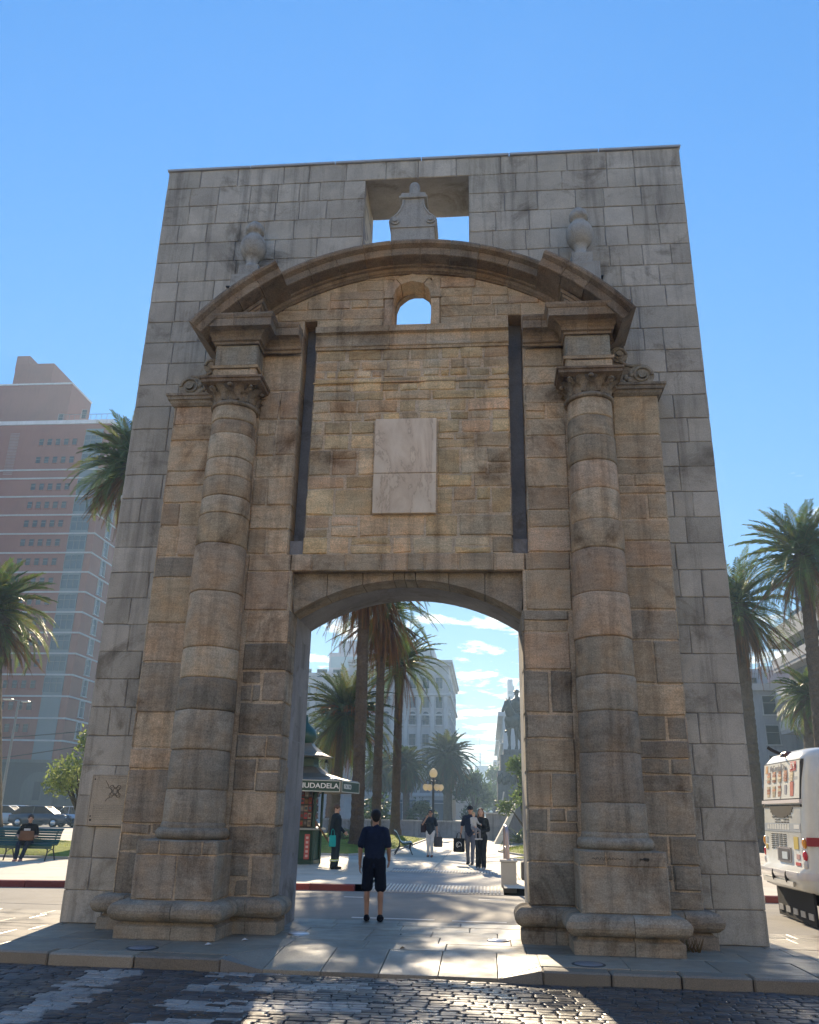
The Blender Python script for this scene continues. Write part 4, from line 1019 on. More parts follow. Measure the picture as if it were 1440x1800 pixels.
def tree(label,base,h,r,n,seed,lsize=.16,greens=((.07,.12,.03),(.10,.16,.04),(.05,.09,.03)),trunk=.3,group=None,kind='leafy_tree',cat='tree',squash=.85):
    rr=random.Random(seed); t=thing(kind,label,cat,base,0,group)
    m=MB(); m.tube([(0,0,-.1),(.03*h*.2,0,h*trunk*.6),(.02*h,.01*h,h*.75)],[.035*h*.6,.03*h*.6,.01*h],7,c=(.12,.10,.08))
    cl=[]
    for i in range(11):
        a=i*2.4; q=.35+.6*rr.random(); z=h*trunk+(h*(1-trunk))*rr.uniform(.15,.9); R=r*math.sin(max(.25,min(1,(1-(z/h))*1.25+.1))*PI*.5)*q
        cl.append((V((R*math.cos(a),R*math.sin(a),z)),r*rr.uniform(.30,.48))); m.tube([(0,0,h*trunk*.7),V(cl[-1][0])*.6+V((0,0,h*.12)),cl[-1][0]],[.014*h,.008*h,.003*h],5,c=(.12,.10,.08))
    m.build('trunk',M_BARK,t)
    m=MB()
    for i in range(n):
        c,R=rr.choice(cl); d=V((rr.gauss(0,1),rr.gauss(0,1),rr.gauss(0,1)*squash)); d=d.normalized()*R*rr.uniform(.35,1.08); p=c+d
        a=V((rr.gauss(0,1),rr.gauss(0,1),rr.gauss(0,1))).normalized(); b=a.cross(V((rr.gauss(0,1),rr.gauss(0,1),rr.gauss(0,1)))).normalized(); s=lsize*rr.uniform(.6,1.3); g=rr.choice(greens); k=rr.uniform(.75,1.3)
        m.add([p-a*s,p-b*s*.45,p+a*s,p+b*s*.45],[(0,1,2,3)],(g[0]*k,g[1]*k,g[2]*k))
    m.build('crown',M_LEAF,t)
    return t
p=ground_to(133,1480,26); tree('small sunlit leafy tree beside the left edge of the grey wall',p,5.1,1.7,3600,51,.11,((.22,.27,.07),(.16,.21,.06),(.28,.31,.10)))
p=ground_to(922,1480,33); tree('small leafy tree close to the monument, peeking past the right side of the arch',p,4.6,1.35,2600,52,.10,((.12,.17,.05),(.09,.14,.04)))
for i,(px,Y,h,r,l) in enumerate(((833,170,9.5,5.0,'dark hazy street tree left of the far avenue'),(848,215,9,4.5,'hazy street tree second along the left of the avenue'),(856,270,9,5,'faint hazy street tree far down the left of the avenue'),(873,200,12.5,4.2,'pale green hazy street tree close to the monument pedestal'),(868,260,11,4.5,'paler green hazy street tree far down the right of the avenue'))):
    tree(l,ground_to(px,1465,Y),h,r,1500,60+i,.55,((.06,.10,.03),(.08,.13,.04)) if i!=3 else ((.12,.18,.05),(.10,.15,.05)),group='street trees along the avenue')
for i,(px,Y,l) in enumerate(((655,62,'low dark shrub before the white building, left of the third tall trunk'),(740,80,'dark shrub left of the lamp post before the white building'),(830,120,'dark shrub beneath the far avenue trees'))):
    tree(l,ground_to(px,1465,Y),2.6,2.0,900,80+i,.2,((.04,.07,.03),(.05,.08,.03)),kind='shrub',cat='shrub',trunk=.12)
# agave in the right lawn, hedge plants behind the kiosk
def agave(label,p,n,L,seed,c0=(.10,.14,.07)):
    r=random.Random(seed); m=MB()
    for i in range(n):
        az=i*2.4; e=rad(r.uniform(15,80)); q=[]
        for k in range(6):
            t=k/5; el=e-.6*t*t; q.append(V((math.cos(az)*math.cos(el)*L*t,math.sin(az)*math.cos(el)*L*t,math.sin(el)*L*t)))
        S=V((-math.sin(az),math.cos(az),0)); w=[.05,.07,.07,.05,.03,.003]; w=[x*L for x in w]
        vs=[]; 
        for a,b in zip(q,w): vs+=[a-S*b+V((0,0,b*.5)),a,a+S*b+V((0,0,b*.5))]
        kk=r.uniform(.7,1.3); m.add(vs,[(3*i_+j,3*i_+j+1,3*i_+j+4,3*i_+j+3) for i_ in range(5) for j in range(2)],(c0[0]*kk,c0[1]*kk,c0[2]*kk))
    return tag(m.build('agave_plant',M_LEAF,None,p),label,'plant')
agave('spiky agave plant before the dark monument wall on the right lawn',ground_to(912,1478,30,.35),26,1.05,7)
for i,(px,l) in enumerate(((600,'pale bushy plant on the lawn left of the thick palm trunk'),(548,'spiky plant on the lawn right beside the kiosk counter'),(618,'small pale plant touching the thick palm trunk'))):
    agave(l,ground_to(px,1470,27+i,.42),30,.7,20+i,(.20,.20,.09))
p=gp(1205,1678,0); m=MB(); r=random.Random(4)
for i in range(60):
    a=r.uniform(0,6.28); q=V((r.uniform(-.16,.16),r.uniform(-.06,.1),0)); e=q+V((math.cos(a)*.08,math.sin(a)*.05-.03,r.uniform(.08,.22))); m.add([q-V((.006,0,0)),q+V((.006,0,0)),e],[(0,1,2)],(.22*r.uniform(.6,1.2),.15,.07))
tag(m.build('dry_weeds',M_DEAD,None,(GX+CXO+.85,-.75,0)),'dry brown weeds growing against the foot of the right column','weeds')
# ------------------------------------------------------------------ buildings
rng=random.Random(77)
def part(m,name,mt,par): return m.build(name,mt,par)
def place(o,par,loc,rotz=0): o.parent=par; o.location=loc; o.rotation_euler.z=rotz; return o
class Rep:                                   # repeated part: first use builds, later uses copy
    def __init__(s,fn): s.fn=fn; s.o=None
    def __call__(s,par,loc,rotz=0):
        if s.o is None: s.o=s.fn(par); s.o.location=loc; s.o.rotation_euler.z=rotz; return s.o
        return copy_part(s.o,par,loc,rotz)
def window_fn(w,h,frame=(.5,.48,.46),glass=None,sill=True,dep=.16,mull=1,arch=False,rail=False):
    glass=glass or M_GLASS
    def fn(par):
        m=MB(); t=.09
        # surround stands proud, glass sits back inside it
        m.box(-w/2-t,-dep,-h/2,-w/2,.0,h/2,c=frame); m.box(w/2,-dep,-h/2,w/2+t,.0,h/2,c=frame); m.box(-w/2-t,-dep,h/2,w/2+t,.0,h/2+t,c=frame)
        if sill: m.box(-w/2-t-.06,-dep-.10,-h/2-t,w/2+t+.06,0,-h/2,c=(frame[0]*1.25,frame[1]*1.25,frame[2]*1.25))
        for i in range(1,mull+1): x=-w/2+w*i/(mull+1); m.box(x-.03,-.06,-h/2,x+.03,-.011,h/2,c=(.2,.2,.2))
        m.box(-w/2,-.06,h*.12,w/2,-.011,h*.12+.05,c=(.2,.2,.2))
        if rail:
            m.box(-w/2-.15,-.45,-h/2-.05,w/2+.15,-.40,-h/2+.03,c=frame); m.box(-w/2-.15,-.45,-h/2+.75,w/2+.15,-.40,-h/2+.82,c=(.1,.1,.1))
            k=int(w/.18)
            for i in range(k+1): x=-w/2-.12+(w+.24)*i/k; m.box(x-.012,-.435,-h/2+.03,x+.012,-.415,-h/2+.75,c=(.1,.1,.1))
            m.box(-w/2-.15,-.45,-h/2-.16,w/2+.15,0,-h/2-.05,c=frame)
        if arch:
            n=8; P=[(w/2*math.cos(PI*i/n),h/2+.0+w/2*math.sin(PI*i/n)) for i in range(n+1)]; Q=[((w/2+t)*math.cos(PI*i/n),h/2+(w/2+t)*math.sin(PI*i/n)) for i in range(n+1)]
            for i in range(n): m.prism([P[i],Q[i],Q[i+1],P[i+1]],-dep,0,c=frame)
        o=m.build('window',M_WALL,par)
        g=MB(); g.box(-w/2,-.011,-h/2,w/2,-.004,h/2)
        if arch: g.prism([(w/2*math.cos(PI*i/8),h/2+w/2*math.sin(PI*i/8)) for i in range(9)],-.011,-.004)
        g.build('pane',glass,o)
        return o
    return Rep(fn)
# --- pink brick tower on the left
YT=102.0; CXT=at(152,1024,YT).x
tw=thing('brick_tower','tall pink brick tower with white floor bands and a glass bay at the left edge','building',(CXT,YT,0))
PK=(.235,.082,.055); PK2=(.24,.09,.062)
zt=59.6; m=MB(); m.box(-46,0,7.4,0,34,zt,c=PK); m.build('wall',M_BRICK,tw)
m=MB(); m.box(-46,-.5,0,.3,34,7.4,c=(.075,.07,.062)); m.box(-46,-.7,7.1,.45,34,7.5,c=(.12,.11,.095)); m.build('podium',M_WALL,tw)  # tower foot stands in shade; that shade is put into its dark colour
m=MB()
def rx(px,py): d=_ray(px,py); return d.x/d.y
y1=4.0; x1=at(128,673,YT+y1).x; z1=at(128,674,YT+y1).z; yb=x1/rx(160,712)-CD-YT
m.box(-46,y1,zt,x1-CXT,yb,z1,c=PK2)
x2=at(95.5,638,YT+y1).x; z2_=at(95.5,638.5,YT+y1).z; m.box(at(29,640,YT+y1).x-CXT,y1+.01,z1,x2-CXT,yb,z2_,c=PK2); xL=at(30,640,YT+y1).x-CXT
x3=at(53,625.5,YT+y1+2).x; z3=at(53,625.5,YT+y1+2).z; m.box(at(31,626,YT+y1+2).x-CXT,y1+2,z2_,x3-CXT,y1+8,z3,c=PK2)
m.build('roof_storey',M_BRICK,tw)
m=MB(); m.box(-46,y1-.15,z1-.12,x1-CXT+.1,yb+.1,z1+.13,c=(.6,.6,.6)); m.box(-46,-.25,zt-.5,.3,34.3,zt+.15,c=(.62,.6,.6))
for i in range(10): m.box(-9+i*.9,-.1,zt+.15,-8.95+i*.9,-.05,zt+1.2,c=(.15,.15,.15))
m.box(-9,-.1,zt+1.15,0,-.05,zt+1.22,c=(.15,.15,.15)); m.build('parapet',M_WALL,tw)
m=MB()
bands=[10.1+3.05*k for k in range(14)]+[51.2]
for z in bands: m.box(-46,-.16,z-.11,.16,34,z+.11,c=(.42,.41,.40))
m.build('floor_bands',M_WALL,tw)
bx0,bx1=-3.95,-1.05
m=MB(); m.box(bx0,-.06,7.5,bx1,.0,58.2,c=(.09,.12,.13)); m.build('bay_backing',M_PAINT,tw)
bay=window_fn(2.7,2.05,(.16,.2,.22),M_TINT,False,.12,2)
win=window_fn(.72,1.12,(.22,.07,.045),M_GLASS,True,.05,0)
fz=[10.1+3.05*k+1.55 for k in range(13)]+[52.8,55.9]
for k,z in enumerate(fz):
    if k>=2: bay(tw,((bx0+bx1)/2,-.062,z+.05))
    for i in range(5): win(tw,(-5.6-1.38*i-(.0),-.001,z+.1))
swin=window_fn(1.3,2.3,(.33,.36,.38),M_TINT,True,.2,0)
for k,z in enumerate(fz[:13]):
    for yy in (4.2,8.6): swin(tw,(.001,yy,z+.15),PI/2)
win2=window_fn(.8,1.6,(.3,.2,.18),M_GLASS,False,.05,0)
for x,y,z in ((-9,-.001,58.2),(-7,3.99,zt+3.3),(-11,3.99,zt+2.6),(-23,3.99,zt+2.8)): 
    if y>0: win2(tw,(x,y,z))
m=MB()
for i in range(28): m.box(-16.5+0.0,-.08,50.5+i*.26,-15.0,-.001,50.62+i*.26,c=(.30,.2,.18))
m.build('louvre',M_WALL,tw)
m=MB(); cx=at(60,1440,YT).x-CXT
m.prism([(cx-2.3,0),(cx+2.3,0)]+[(cx+2.3*math.cos(PI*i/12),3.6+2.3*math.sin(PI*i/12)) for i in range(13)],-.56,-.501,c=(.10,.095,.085)); m.build('entrance_arch',M_WALL,tw); m=MB(); m.box(cx-.5,-.6,2.2,cx+.5,-.561,4.6,c=(.05,.05,.05)); m.build('doorway',M_WALL,tw)
for x in (cx-9,cx+6): m=MB(); m.box(x-.5,-.55,1.4,x+.5,-.501,4.8,c=(.07,.07,.07)); m.build('niche',M_WALL,tw)
# dark lower building between the tower and the wall
b=thing('dark_building','dark low office block with tall piers, right of the brick tower base','building',(CXT+1.2,112,0))
m=MB(); m.box(0,0,0,26,20,11,c=(.13,.14,.15)); m.build('wall',M_WALL,b)
m=MB()
for i in range(5): m.box(1+i*3.1,-.5,0,1.5+i*3.1,-.01,8.2,c=(.4,.4,.4))
m.box(0,-.7,8.2,26,-.01,9.0,c=(.36,.36,.37)); m.build('piers',M_WALL,b)
# --- white hotel seen through the arch
YH=150.0; xr=at(788,1300,YH).x; xl=at(535,1300,YH).x; W=xr-xl
b=thing('white_building','large pale ornate hotel building seen through the arch behind the palms','building',(xl,YH,0))
ZH=at(765,1163,YH).z; LC=(.44,.44,.43)
m=MB(); m.box(8.2,0,0,W,40,ZH,c=LC); m.box(13,3,ZH,W-3,34,ZH+3.0,c=(.52,.52,.5)); m.box(16,6,ZH+3.0,W-7.5,30,ZH+6.2,c=LC); m.build('wall',M_WALL,b)
m=MB()
for z in (4.6,8.4,ZH-6.6,ZH-.9): m.box(8.0,-.55,z,W+.5,40.3,z+.45,c=(.5,.5,.48))
for z in (ZH-10.4,): m.box(8.1,-.3,z,W+.3,40.2,z+.3,c=(.48,.48,.46))
m.box(7.9,-.8,ZH-.3,W+.8,40.6,ZH+.2,c=(.48,.48,.46)); m.build('cornice',M_WALL,b)
xs=[W-.5-2.55*i for i in range(8)]
m=MB()
for i,x in enumerate(xs): m.box(x-.35,-.34,8.8,x+.35,-.001,ZH-6.7,c=(.50,.50,.48))
m.box(W-5.7,-.30,ZH-6,W-5.3,-.001,ZH-1,c=LC); m.build('pilasters',M_WALL,b)
hw=window_fn(1.25,2.15,(.5,.5,.5),M_TINT,True,.22,1); hwa=window_fn(1.25,1.9,(.52,.52,.52),M_TINT,True,.22,1,True,True); hwr=window_fn(1.25,2.2,(.5,.5,.5),M_TINT,True,.22,1,False,True)
rowz=[ZH-18.6,ZH-14.9,ZH-11.2,ZH-7.9,ZH-4.2]
for k,z in enumerate(rowz):
    for i in range(7):
        x=(xs[i]+xs[i+1])/2; f=(hwr,hw,hwa,hw,hw)[k]; f(b,(x,-.002,z))
hws=window_fn(1.4,2.0,(.5,.5,.5),M_TINT,True,.3,1)
for k,z in enumerate(rowz):
    for j in range(8): hws(b,(W+.002,2.5+4.2*j,z),PI/2)
m=MB()
for i in range(7):
    x=(xs[i]+xs[i+1])/2
    for k in range(4): m.box(x-.65+k*.36,-.22,ZH-16.95,x-.50+k*.36,-.001,ZH-16.3,c=(.3,.31,.33))
m.build('balustrade',M_WALL,b)
m=MB()
for i in range(7):
    x=(xs[i]+xs[i+1])/2; m.box(x-.95,-.04,.2,x+.95,-.001,3.9,c=(.10,.115,.125)); m.box(x-.95,-.9,3.3,x+.95,-.05,3.42,c=(.4,.4,.4)); m.box(x-.95,-.05,5.2,x+.95,-.001,7.7,c=(.16,.17,.18))
m.build('shopfronts',M_PAINT,b)
# lower wing at its left
b=thing('pale_building','lower pale building left of the white hotel with a flat roof','building',(xl-4,YH+6,0)); z2=at(560,1184,YH+6).z
m=MB(); m.box(-16,0,0,11.8,30,z2,c=(.50,.51,.52)); m.box(-16,-.4,z2-.5,11.8,30,z2+.1,c=(.55,.55,.56)); m.build('wall',M_WALL,b)
lw_=window_fn(2.0,1.6,(.42,.43,.45),M_TINT,True,.15,1)
for k in range(8):
    for i in range(4): lw_(b,(-1.0+3.3*i,-.002,5+3.3*k))
# stepped modern tower behind it
b=thing('stepped_tower','hazy stepped office tower with glass bands rising behind the tall palm trunks','building',(at(569,1180,200).x,200,0))
zz=[at(600,1180,200).z,at(600,1147,200).z,at(600,1125,200).z]
m=MB(); m.box(0,0,0,15,25,zz[0],c=(.46,.47,.48)); m.box(1.2,.5,zz[0],14,24,zz[1],c=(.46,.47,.48)); m.box(3.4,1.5,zz[1],11,20,zz[2],c=(.44,.45,.46)); m.build('wall',M_WALL,b)
m=MB()
for k in range(9): 
    z=zz[0]-1.2-4.2*k; m.box(.8,-.05,z-1.6,14.4,-.001,z+.8,c=(.30,.42,.44))
m.box(1.6,.44,zz[0]+1.0,13.4,.499,zz[1]-1.0,c=(.30,.42,.44)); m.build('glass_bands',M_PAINT,b)
# slim far tower, avenue buildings, far block with a mast
b=thing('slim_tower','slim hazy tower far away behind the equestrian statue','building',(at(892,1193,330).x,330,0))
h=at(895,1194,330).z; w=at(903,1193,330).x-at(892,1193,330).x
m=MB(); m.box(0,0,0,w*.86,12,h,c=(.42,.44,.46)); m.box(w*.86,1,0,w*1.1,12,h-2.5,c=(.38,.40,.42)); m.build('wall',M_WALL,b)
m=MB()
for k in range(19): m.box(w*.12,-.05,8+k*2.2,w*.75,-.001,9.2+k*2.2,c=(.2,.22,.24))
m.build('window_bands',M_PAINT,b)
lab=['nearest','second','third','farthest']
prev=None
for i,(px,py,Y,D) in enumerate(((884,1255,150,55),(878,1300,215,60),(872,1338,290,80),(866,1362,390,120))):
    q=at(px,py,Y); b=thing('avenue_building','hazy pale building on the right side of the avenue, %s from the statue'%lab[i],'building',(q.x,Y,0),0,'buildings lining the avenue')
    m=MB(); m.box(0,0,0,30,D,q.z,c=(.46,.46,.46)); m.build('wall',M_WALL,b)
    m=MB(); m.box(-.9,-.3,q.z-.4,30,D,q.z+.4,c=(.52,.52,.52))
    for k in range(int(q.z/3.4)-1): m.box(-.5,1,4+3.4*k,-.001,D-1,4.3+3.4*k,c=(.5,.5,.5)); 
    m.build('cornice',M_WALL,b)
    wv=window_fn(1.3,1.9,(.4,.4,.42),M_GLASS,True,.1,0)
    for k in range(min(9,int(q.z/3.4)-1)):
        for j in range(4): wv(b,(-.002,4+D*.22*j,6+3.4*k),-PI/2)
b=thing('far_tower','very hazy far block with a thin mast closing the avenue','building',(at(835,1345,560).x,560,0)); h=at(848,1346,560).z; w=at(860,1345,560).x-at(836,1345,560).x
m=MB(); m.box(0,0,0,w,20,h,c=(.4,.42,.44)); m.box(w,2,0,w*1.5,20,h-5,c=(.42,.44,.46)); m.build('wall',M_WALL,b)
m=MB(); m.tube([(w*.38,6,h),(w*.38,6,at(845,1290,560).z)],[.45,.15],5,c=(.35,.35,.37)); m.build('mast',M_PAINT,b)
b=thing('left_avenue_building','hazy far buildings row on the left side of the avenue behind the dark palm','building',(at(815,1350,230).x-20,230,0)); h=at(815,1352,230).z
m=MB(); m.box(0,0,0,20,60,h,c=(.45,.45,.46)); m.box(-1,62,0,20.6,150,h+3,c=(.43,.44,.45)); m.build('wall',M_WALL,b)
m=MB(); m.box(-.5,-.4,h-.4,20.6,60,h+.3,c=(.5,.5,.5)); m.build('cornice',M_WALL,b)
# --- right side: modern balcony block, pink block, grey block
b=thing('balcony_building','modern grey block with stacked horizontal balconies behind the right-hand palms','building',(30,40,0))
zb=19.3; m=MB(); m.box(.8,0,0,20,35,zb-1.0,c=(.17,.18,.19)); m.build('wall',M_WALL,b)
for k in range(6):
    z=3.6+k*3.05; m=MB(); m.box(-.6,-.4,z,20,35.4,z+.35,c=(.34,.33,.32)); m.box(-.65,-.42,z+.35,-.5,35.4,z+1.25,c=(.44,.43,.41)); m.box(-.5,-.42,z+.35,20,-.3,z+1.25,c=(.44,.43,.41)); m.build('balcony',M_WALL,b)
m=MB(); m.box(-.8,-.5,zb-1.0,20,35.5,zb,c=(.40,.38,.35)); m.build('roof_edge',M_WALL,b)
bw=window_fn(2.6,2.0,(.2,.2,.2),M_GLASS,False,.06,1)
for k in range(6):
    for j in range(6): bw(b,(.798,3+5.6*j,5.1+k*3.05),-PI/2)
q=at(1337,1174,92); q2=at(1358,1174,92)
b=thing('pink_building','small pinkish block between the grey wall and the balcony building','building',(q.x,92,0))
m=MB(); m.box(0,0,0,q2.x-q.x+3,20,q.z,c=(.48,.34,.31)); m.build('wall',M_BRICK,b)
m=MB(); m.box(-.2,-.2,q.z-.3,q2.x-q.x+3.2,20,q.z+.15,c=(.6,.58,.56)); m.build('parapet',M_WALL,b)
pw=window_fn(1.1,1.5,(.45,.35,.33),M_GLASS,True,.1,0)
for k in range(4): pw(b,(.9,-.002,4+3.5*k))
q=at(1318,1178,84); b=thing('grey_building','grey narrow office block right behind the hanging palm fronds','building',(q.x-8,84,0)); 
m=MB(); m.box(0,0,0,9.8,20,q.z,c=(.32,.33,.35)); m.box(-.2,-.2,q.z-.3,10,20,q.z+.1,c=(.4,.4,.42)); m.build('wall',M_WALL,b)
gw=window_fn(1.2,1.5,(.3,.3,.32),M_GLASS,True,.1,0)
for k in range(5):
    for j in range(4): gw(b,(1.4+2.2*j,-.002,3.5+3.1*k))
b=thing('arcade_building','long grey building with dark ground floor openings behind the bus','building',(24,78,0))
m=MB(); m.box(0,0,0,60,18,15.0,c=(.27,.28,.30)); m.box(-.3,-.4,14.4,60,18,15.1,c=(.36,.36,.37)); m.box(-.2,-.3,4.6,60,18,5.0,c=(.36,.36,.37)); m.build('wall',M_WALL,b)
aw=window_fn(1.3,1.9,(.34,.35,.36),M_GLASS,True,.12,0); ad=window_fn(2.0,3.4,(.3,.3,.3),M_GLASS,False,.15,1)
for j in range(7):
    ad(b,(2+3.4*j,-.002,2.0))
    for k in range(3): aw(b,(2+3.4*j,-.002,6.9+3.0*k))
# skyline filler behind, right and left of the plaza
for i,(x,y,w,d,h,l) in enumerate(((-118,120,48,30,26,'broad hazy grey block beyond the left lawn'),(60,70,40,60,24,'broad dull block beyond the balcony building'))):
    b=thing('city_block',l,'building',(x,y,0)); m=MB(); m.box(0,0,0,w,d,h,c=(.32,.32,.33)); m.box(-.3,-.3,h-.5,w+.3,d,h+.2,c=(.4,.4,.4)); m.build('wall',M_WALL,b)
    ww=window_fn(1.4,1.6,(.35,.35,.35),M_GLASS,True,.1,0)
    for k in range(5):
        for j in range(9): ww(b,(3+w*.1*j,-.002,4+4*k))
# ------------------------------------------------------------------ monument
YM=97.0
mon=thing('equestrian_statue','dark bronze rider on a horse standing on top of the granite pedestal','statue',(at(911,1320,YM).x,YM,at(911,1320,YM).z))
def vox(mb,name,mt,parent,loc,voxel,smooth=6,paint=None,rotz=0,tagname=None):
    me=bpy.data.meshes.new(name); me.from_pydata(mb.v,[],mb.f); o=bpy.data.objects.new(name,me); col.objects.link(o)
    r=o.modifiers.new('Remesh','REMESH'); r.mode='VOXEL'; r.voxel_size=voxel; r.use_smooth_shade=True
    sm=o.modifiers.new('Smooth','SMOOTH'); sm.factor=.5; sm.iterations=smooth
    bpy.context.view_layer.update(); dg=bpy.context.evaluated_depsgraph_get()
    nm=bpy.data.meshes.new_from_object(o.evaluated_get(dg)); nm.name=name
    bpy.data.objects.remove(o); bpy.data.meshes.remove(me)
    ca=nm.color_attributes.new('Col','FLOAT_COLOR','POINT'); buf=[]
    for v in nm.vertices:
        c=paint(v.co) if callable(paint) else (paint or (1,1,1)); buf+=[c[0],c[1],c[2],1.0]
    ca.data.foreach_set('color',buf)
    if mt==M_CLOTH:
        nr=[v.normal.copy() for v in nm.vertices]
        for v,nn_ in zip(nm.vertices,nr):
            q=v.co.copy(); v.co=q+nn_*(.011*noise.noise(V((q.x*9,q.y*9,q.z*5)))+.006*noise.noise(V((q.x*22,q.y*22,q.z*12+q.x*14))))
    nm.polygons.foreach_set('use_smooth',[True]*len(nm.polygons)); nm.materials.clear(); nm.materials.append(mt)
    ob=bpy.data.objects.new(name,nm); col.objects.link(ob)
    if parent: ob.parent=parent
    if loc is not None: ob.location=loc
    ob.rotation_euler.z=rotz
    return ob
S=2.75                                       # bronze is about twice life size; horse faces the camera, slightly left
m=MB()
def K(a,b,r0,r1,sx=1.0): m.cap([x*S for x in a],[x*S for x in b],r0*S,r1*S,sx)
# local: horse looks along -Y
K((0,.65,1.30),(0,-.55,1.32),.37,.36,1.05); K((0,.6,1.3),(0,.75,1.22),.38,.30); K((0,-.5,1.35),(0,-.95,1.85),.27,.19); K((0,-.95,1.85),(0,-1.05,2.05),.19,.15)
K((0,-1.02,2.08),(0,-1.42,1.72),.15,.085,.85); K((0,-1.30,1.83),(0,-1.48,1.66),.10,.075)
for sx_ in (-1,1):
    K((sx_*.07,-.98,2.18),(sx_*.09,-.96,2.33),.05,.02)
    K((sx_*.20,-.5,1.15),(sx_*.19,-.52,.68),.14,.085); K((sx_*.19,-.52,.68),(sx_*.18,-.50,.16),.075,.055); K((sx_*.18,-.50,.14),(sx_*.18,-.54,.05),.075,.09)
    K((sx_*.22,.6,1.15),(sx_*.21,.45,.80),.22,.13); K((sx_*.21,.45,.80),(sx_*.20,.75,.52),.12,.075); K((sx_*.20,.75,.52),(sx_*.19,.68,.14),.07,.055); K((sx_*.19,.68,.12),(sx_*.19,.63,.05),.075,.09)
K((0,.92,1.35),(0,1.12,1.1),.09,.10); K((0,1.12,1.1),(0,1.08,.5),.12,.05)
horse=vox(m,'horse',M_BRONZE,mon,(0,0,0),.06,4)
m=MB()
K((0,.02,1.70),(0,.0,2.20),.22,.25,1.15); K((0,.0,2.15),(0,0,2.34),.25,.14,1.4); K((0,0,2.35),(0,-.02,2.48),.075,.075); m.ell((0,-.03*S,2.60*S),.105*S,.125*S,.15*S)
for sx_ in (-1,1):
    K((sx_*.26,0,2.26),(sx_*.36,-.03,1.93),.10,.075); K((sx_*.36,-.03,1.93),(sx_*.16,-.34,1.78),.07,.05); m.ell((sx_*.14*S,-.38*S,1.77*S),.05*S,.06*S,.05*S)
    K((sx_*.16,0,1.68),(sx_*.42,-.30,1.38),.15,.11); K((sx_*.42,-.30,1.38),(sx_*.44,-.20,.92),.10,.07); K((sx_*.44,-.2,.90),(sx_*.44,-.38,.84),.07,.05)
K((0,.15,2.2),(0,.42,1.45),.24,.36,1.3)
m.lathe([(.13*S,2.66*S),(.20*S,2.68*S),(.13*S,2.70*S),(.11*S,2.76*S),(.05*S,2.79*S),(.001,2.79*S)],0,-.02*S,12)
vox(m,'rider',M_BRONZE,mon,(0,0,0),.055,4)
mon.rotation_euler.z=rad(-28)
ped=thing('monument_pedestal','dark grey granite pedestal with stepped sides carrying the bronze rider','pedestal',(mon.location.x,YM,0)); ph=mon.location.z
G=(.13,.128,.125)
m=MB(); m.box(-1.9,-2.6,ph-.7,1.9,2.8,ph-.004,c=G,b=.05); m.box(-2.3,-3.0,ph-2.6,2.3,3.2,ph-.7,c=G,b=.08); m.box(-2.7,-3.3,2.4,2.7,3.5,ph-2.6,c=G,b=.08); m.build('shaft',M_GRAN,ped)
m=MB(); m.box(-3.2,-3.9,.9,3.2,4.1,2.4,c=G,b=.06); m.box(-4.4,-5.0,0,4.4,5.2,.9,c=G,b=.05); m.build('steps',M_GRAN,ped)
m=MB()
for i in range(9): m.ell((-2.5+.3*i,-3.3,ph-3.6+.25*math.sin(i*2)),.28,.18,.55,8,6)
m.build('relief_frieze',M_BRONZE,ped)
# sunken mausoleum entrance: low wall, block and leaning slab
w=thing('low_wall','long low grey stone wall across the plaza behind the lamp post','wall',(at(640,1470,47).x-3,47,ZP-.05)); xr_=at(862,1470,47).x-w.location.x
m=MB(); ashlar(m,O,EX,EZ,-EY,0,xr_,[0,.5,1.02],1.6,2.6,[(.30,.30,.30),(.27,.275,.28)],rng,depth=.3,gap=.006); m.box(0,.02,0,xr_,.5,1.0,c=(.28,.28,.28)); m.build('wall_face',M_GRAN,w)
m=MB(); m.box(-.1,-.06,1.02,xr_+.05,.55,1.12,c=(.36,.36,.35),b=.01); m.build('coping',M_GRAN,w)
q=at(854,1428,44); w=thing('granite_block','square grey granite block with a pale sunlit top before the monument','block',(q.x,44,ZP-.05)); x2=at(882,1428,44).x-q.x; hz_=q.z-ZP+.05
m=MB(); ashlar(m,O,EX,EZ,-EY,0,x2+1.2,[0,hz_*.5,hz_-.1],1.0,1.6,[(.24,.24,.24),(.27,.27,.27)],rng,depth=.2); m.box(0,.02,0,x2+1.2,3.2,hz_-.1,c=(.24,.24,.24)); m.build('block_face',M_GRAN,w)
m=MB(); m.box(-.12,-.1,hz_-.1,x2+1.3,3.3,hz_,c=(.5,.49,.46),b=.01)
m.tube([(.9+.0,.8,hz_),(1.02,.75,hz_+.25),(1.12,.7,hz_+.9),(1.2,.7,hz_+1.3)],[.10,.06,.05,.05],6,c=(.6,.6,.58)); m.build('top_slab',M_GRAN,w)
q=at(876,1485,37); q2=at(907,1411,37); w=thing('sloping_wall','dark grey triangular wall with a bright sloping stone edge beside the monument','wall',(q.x,37,ZP-.05)); dx,dz=q2.x-q.x,q2.z-ZP
m=MB(); m.prism([(0.1,0),(4.5,0),(4.5,dz),(dx+.12,dz)],.02,3.0,c=(.20,.20,.21)); m.build('wall_face',M_GRAN,w)
m=MB(); t=.30; m.prism([(-.24,0),(.13,0),(dx+.13,dz),(dx-.02,dz+.02)],-.10,3.1,c=(.66,.62,.52)); m.build('edge_stone',M_PLAZA,w)
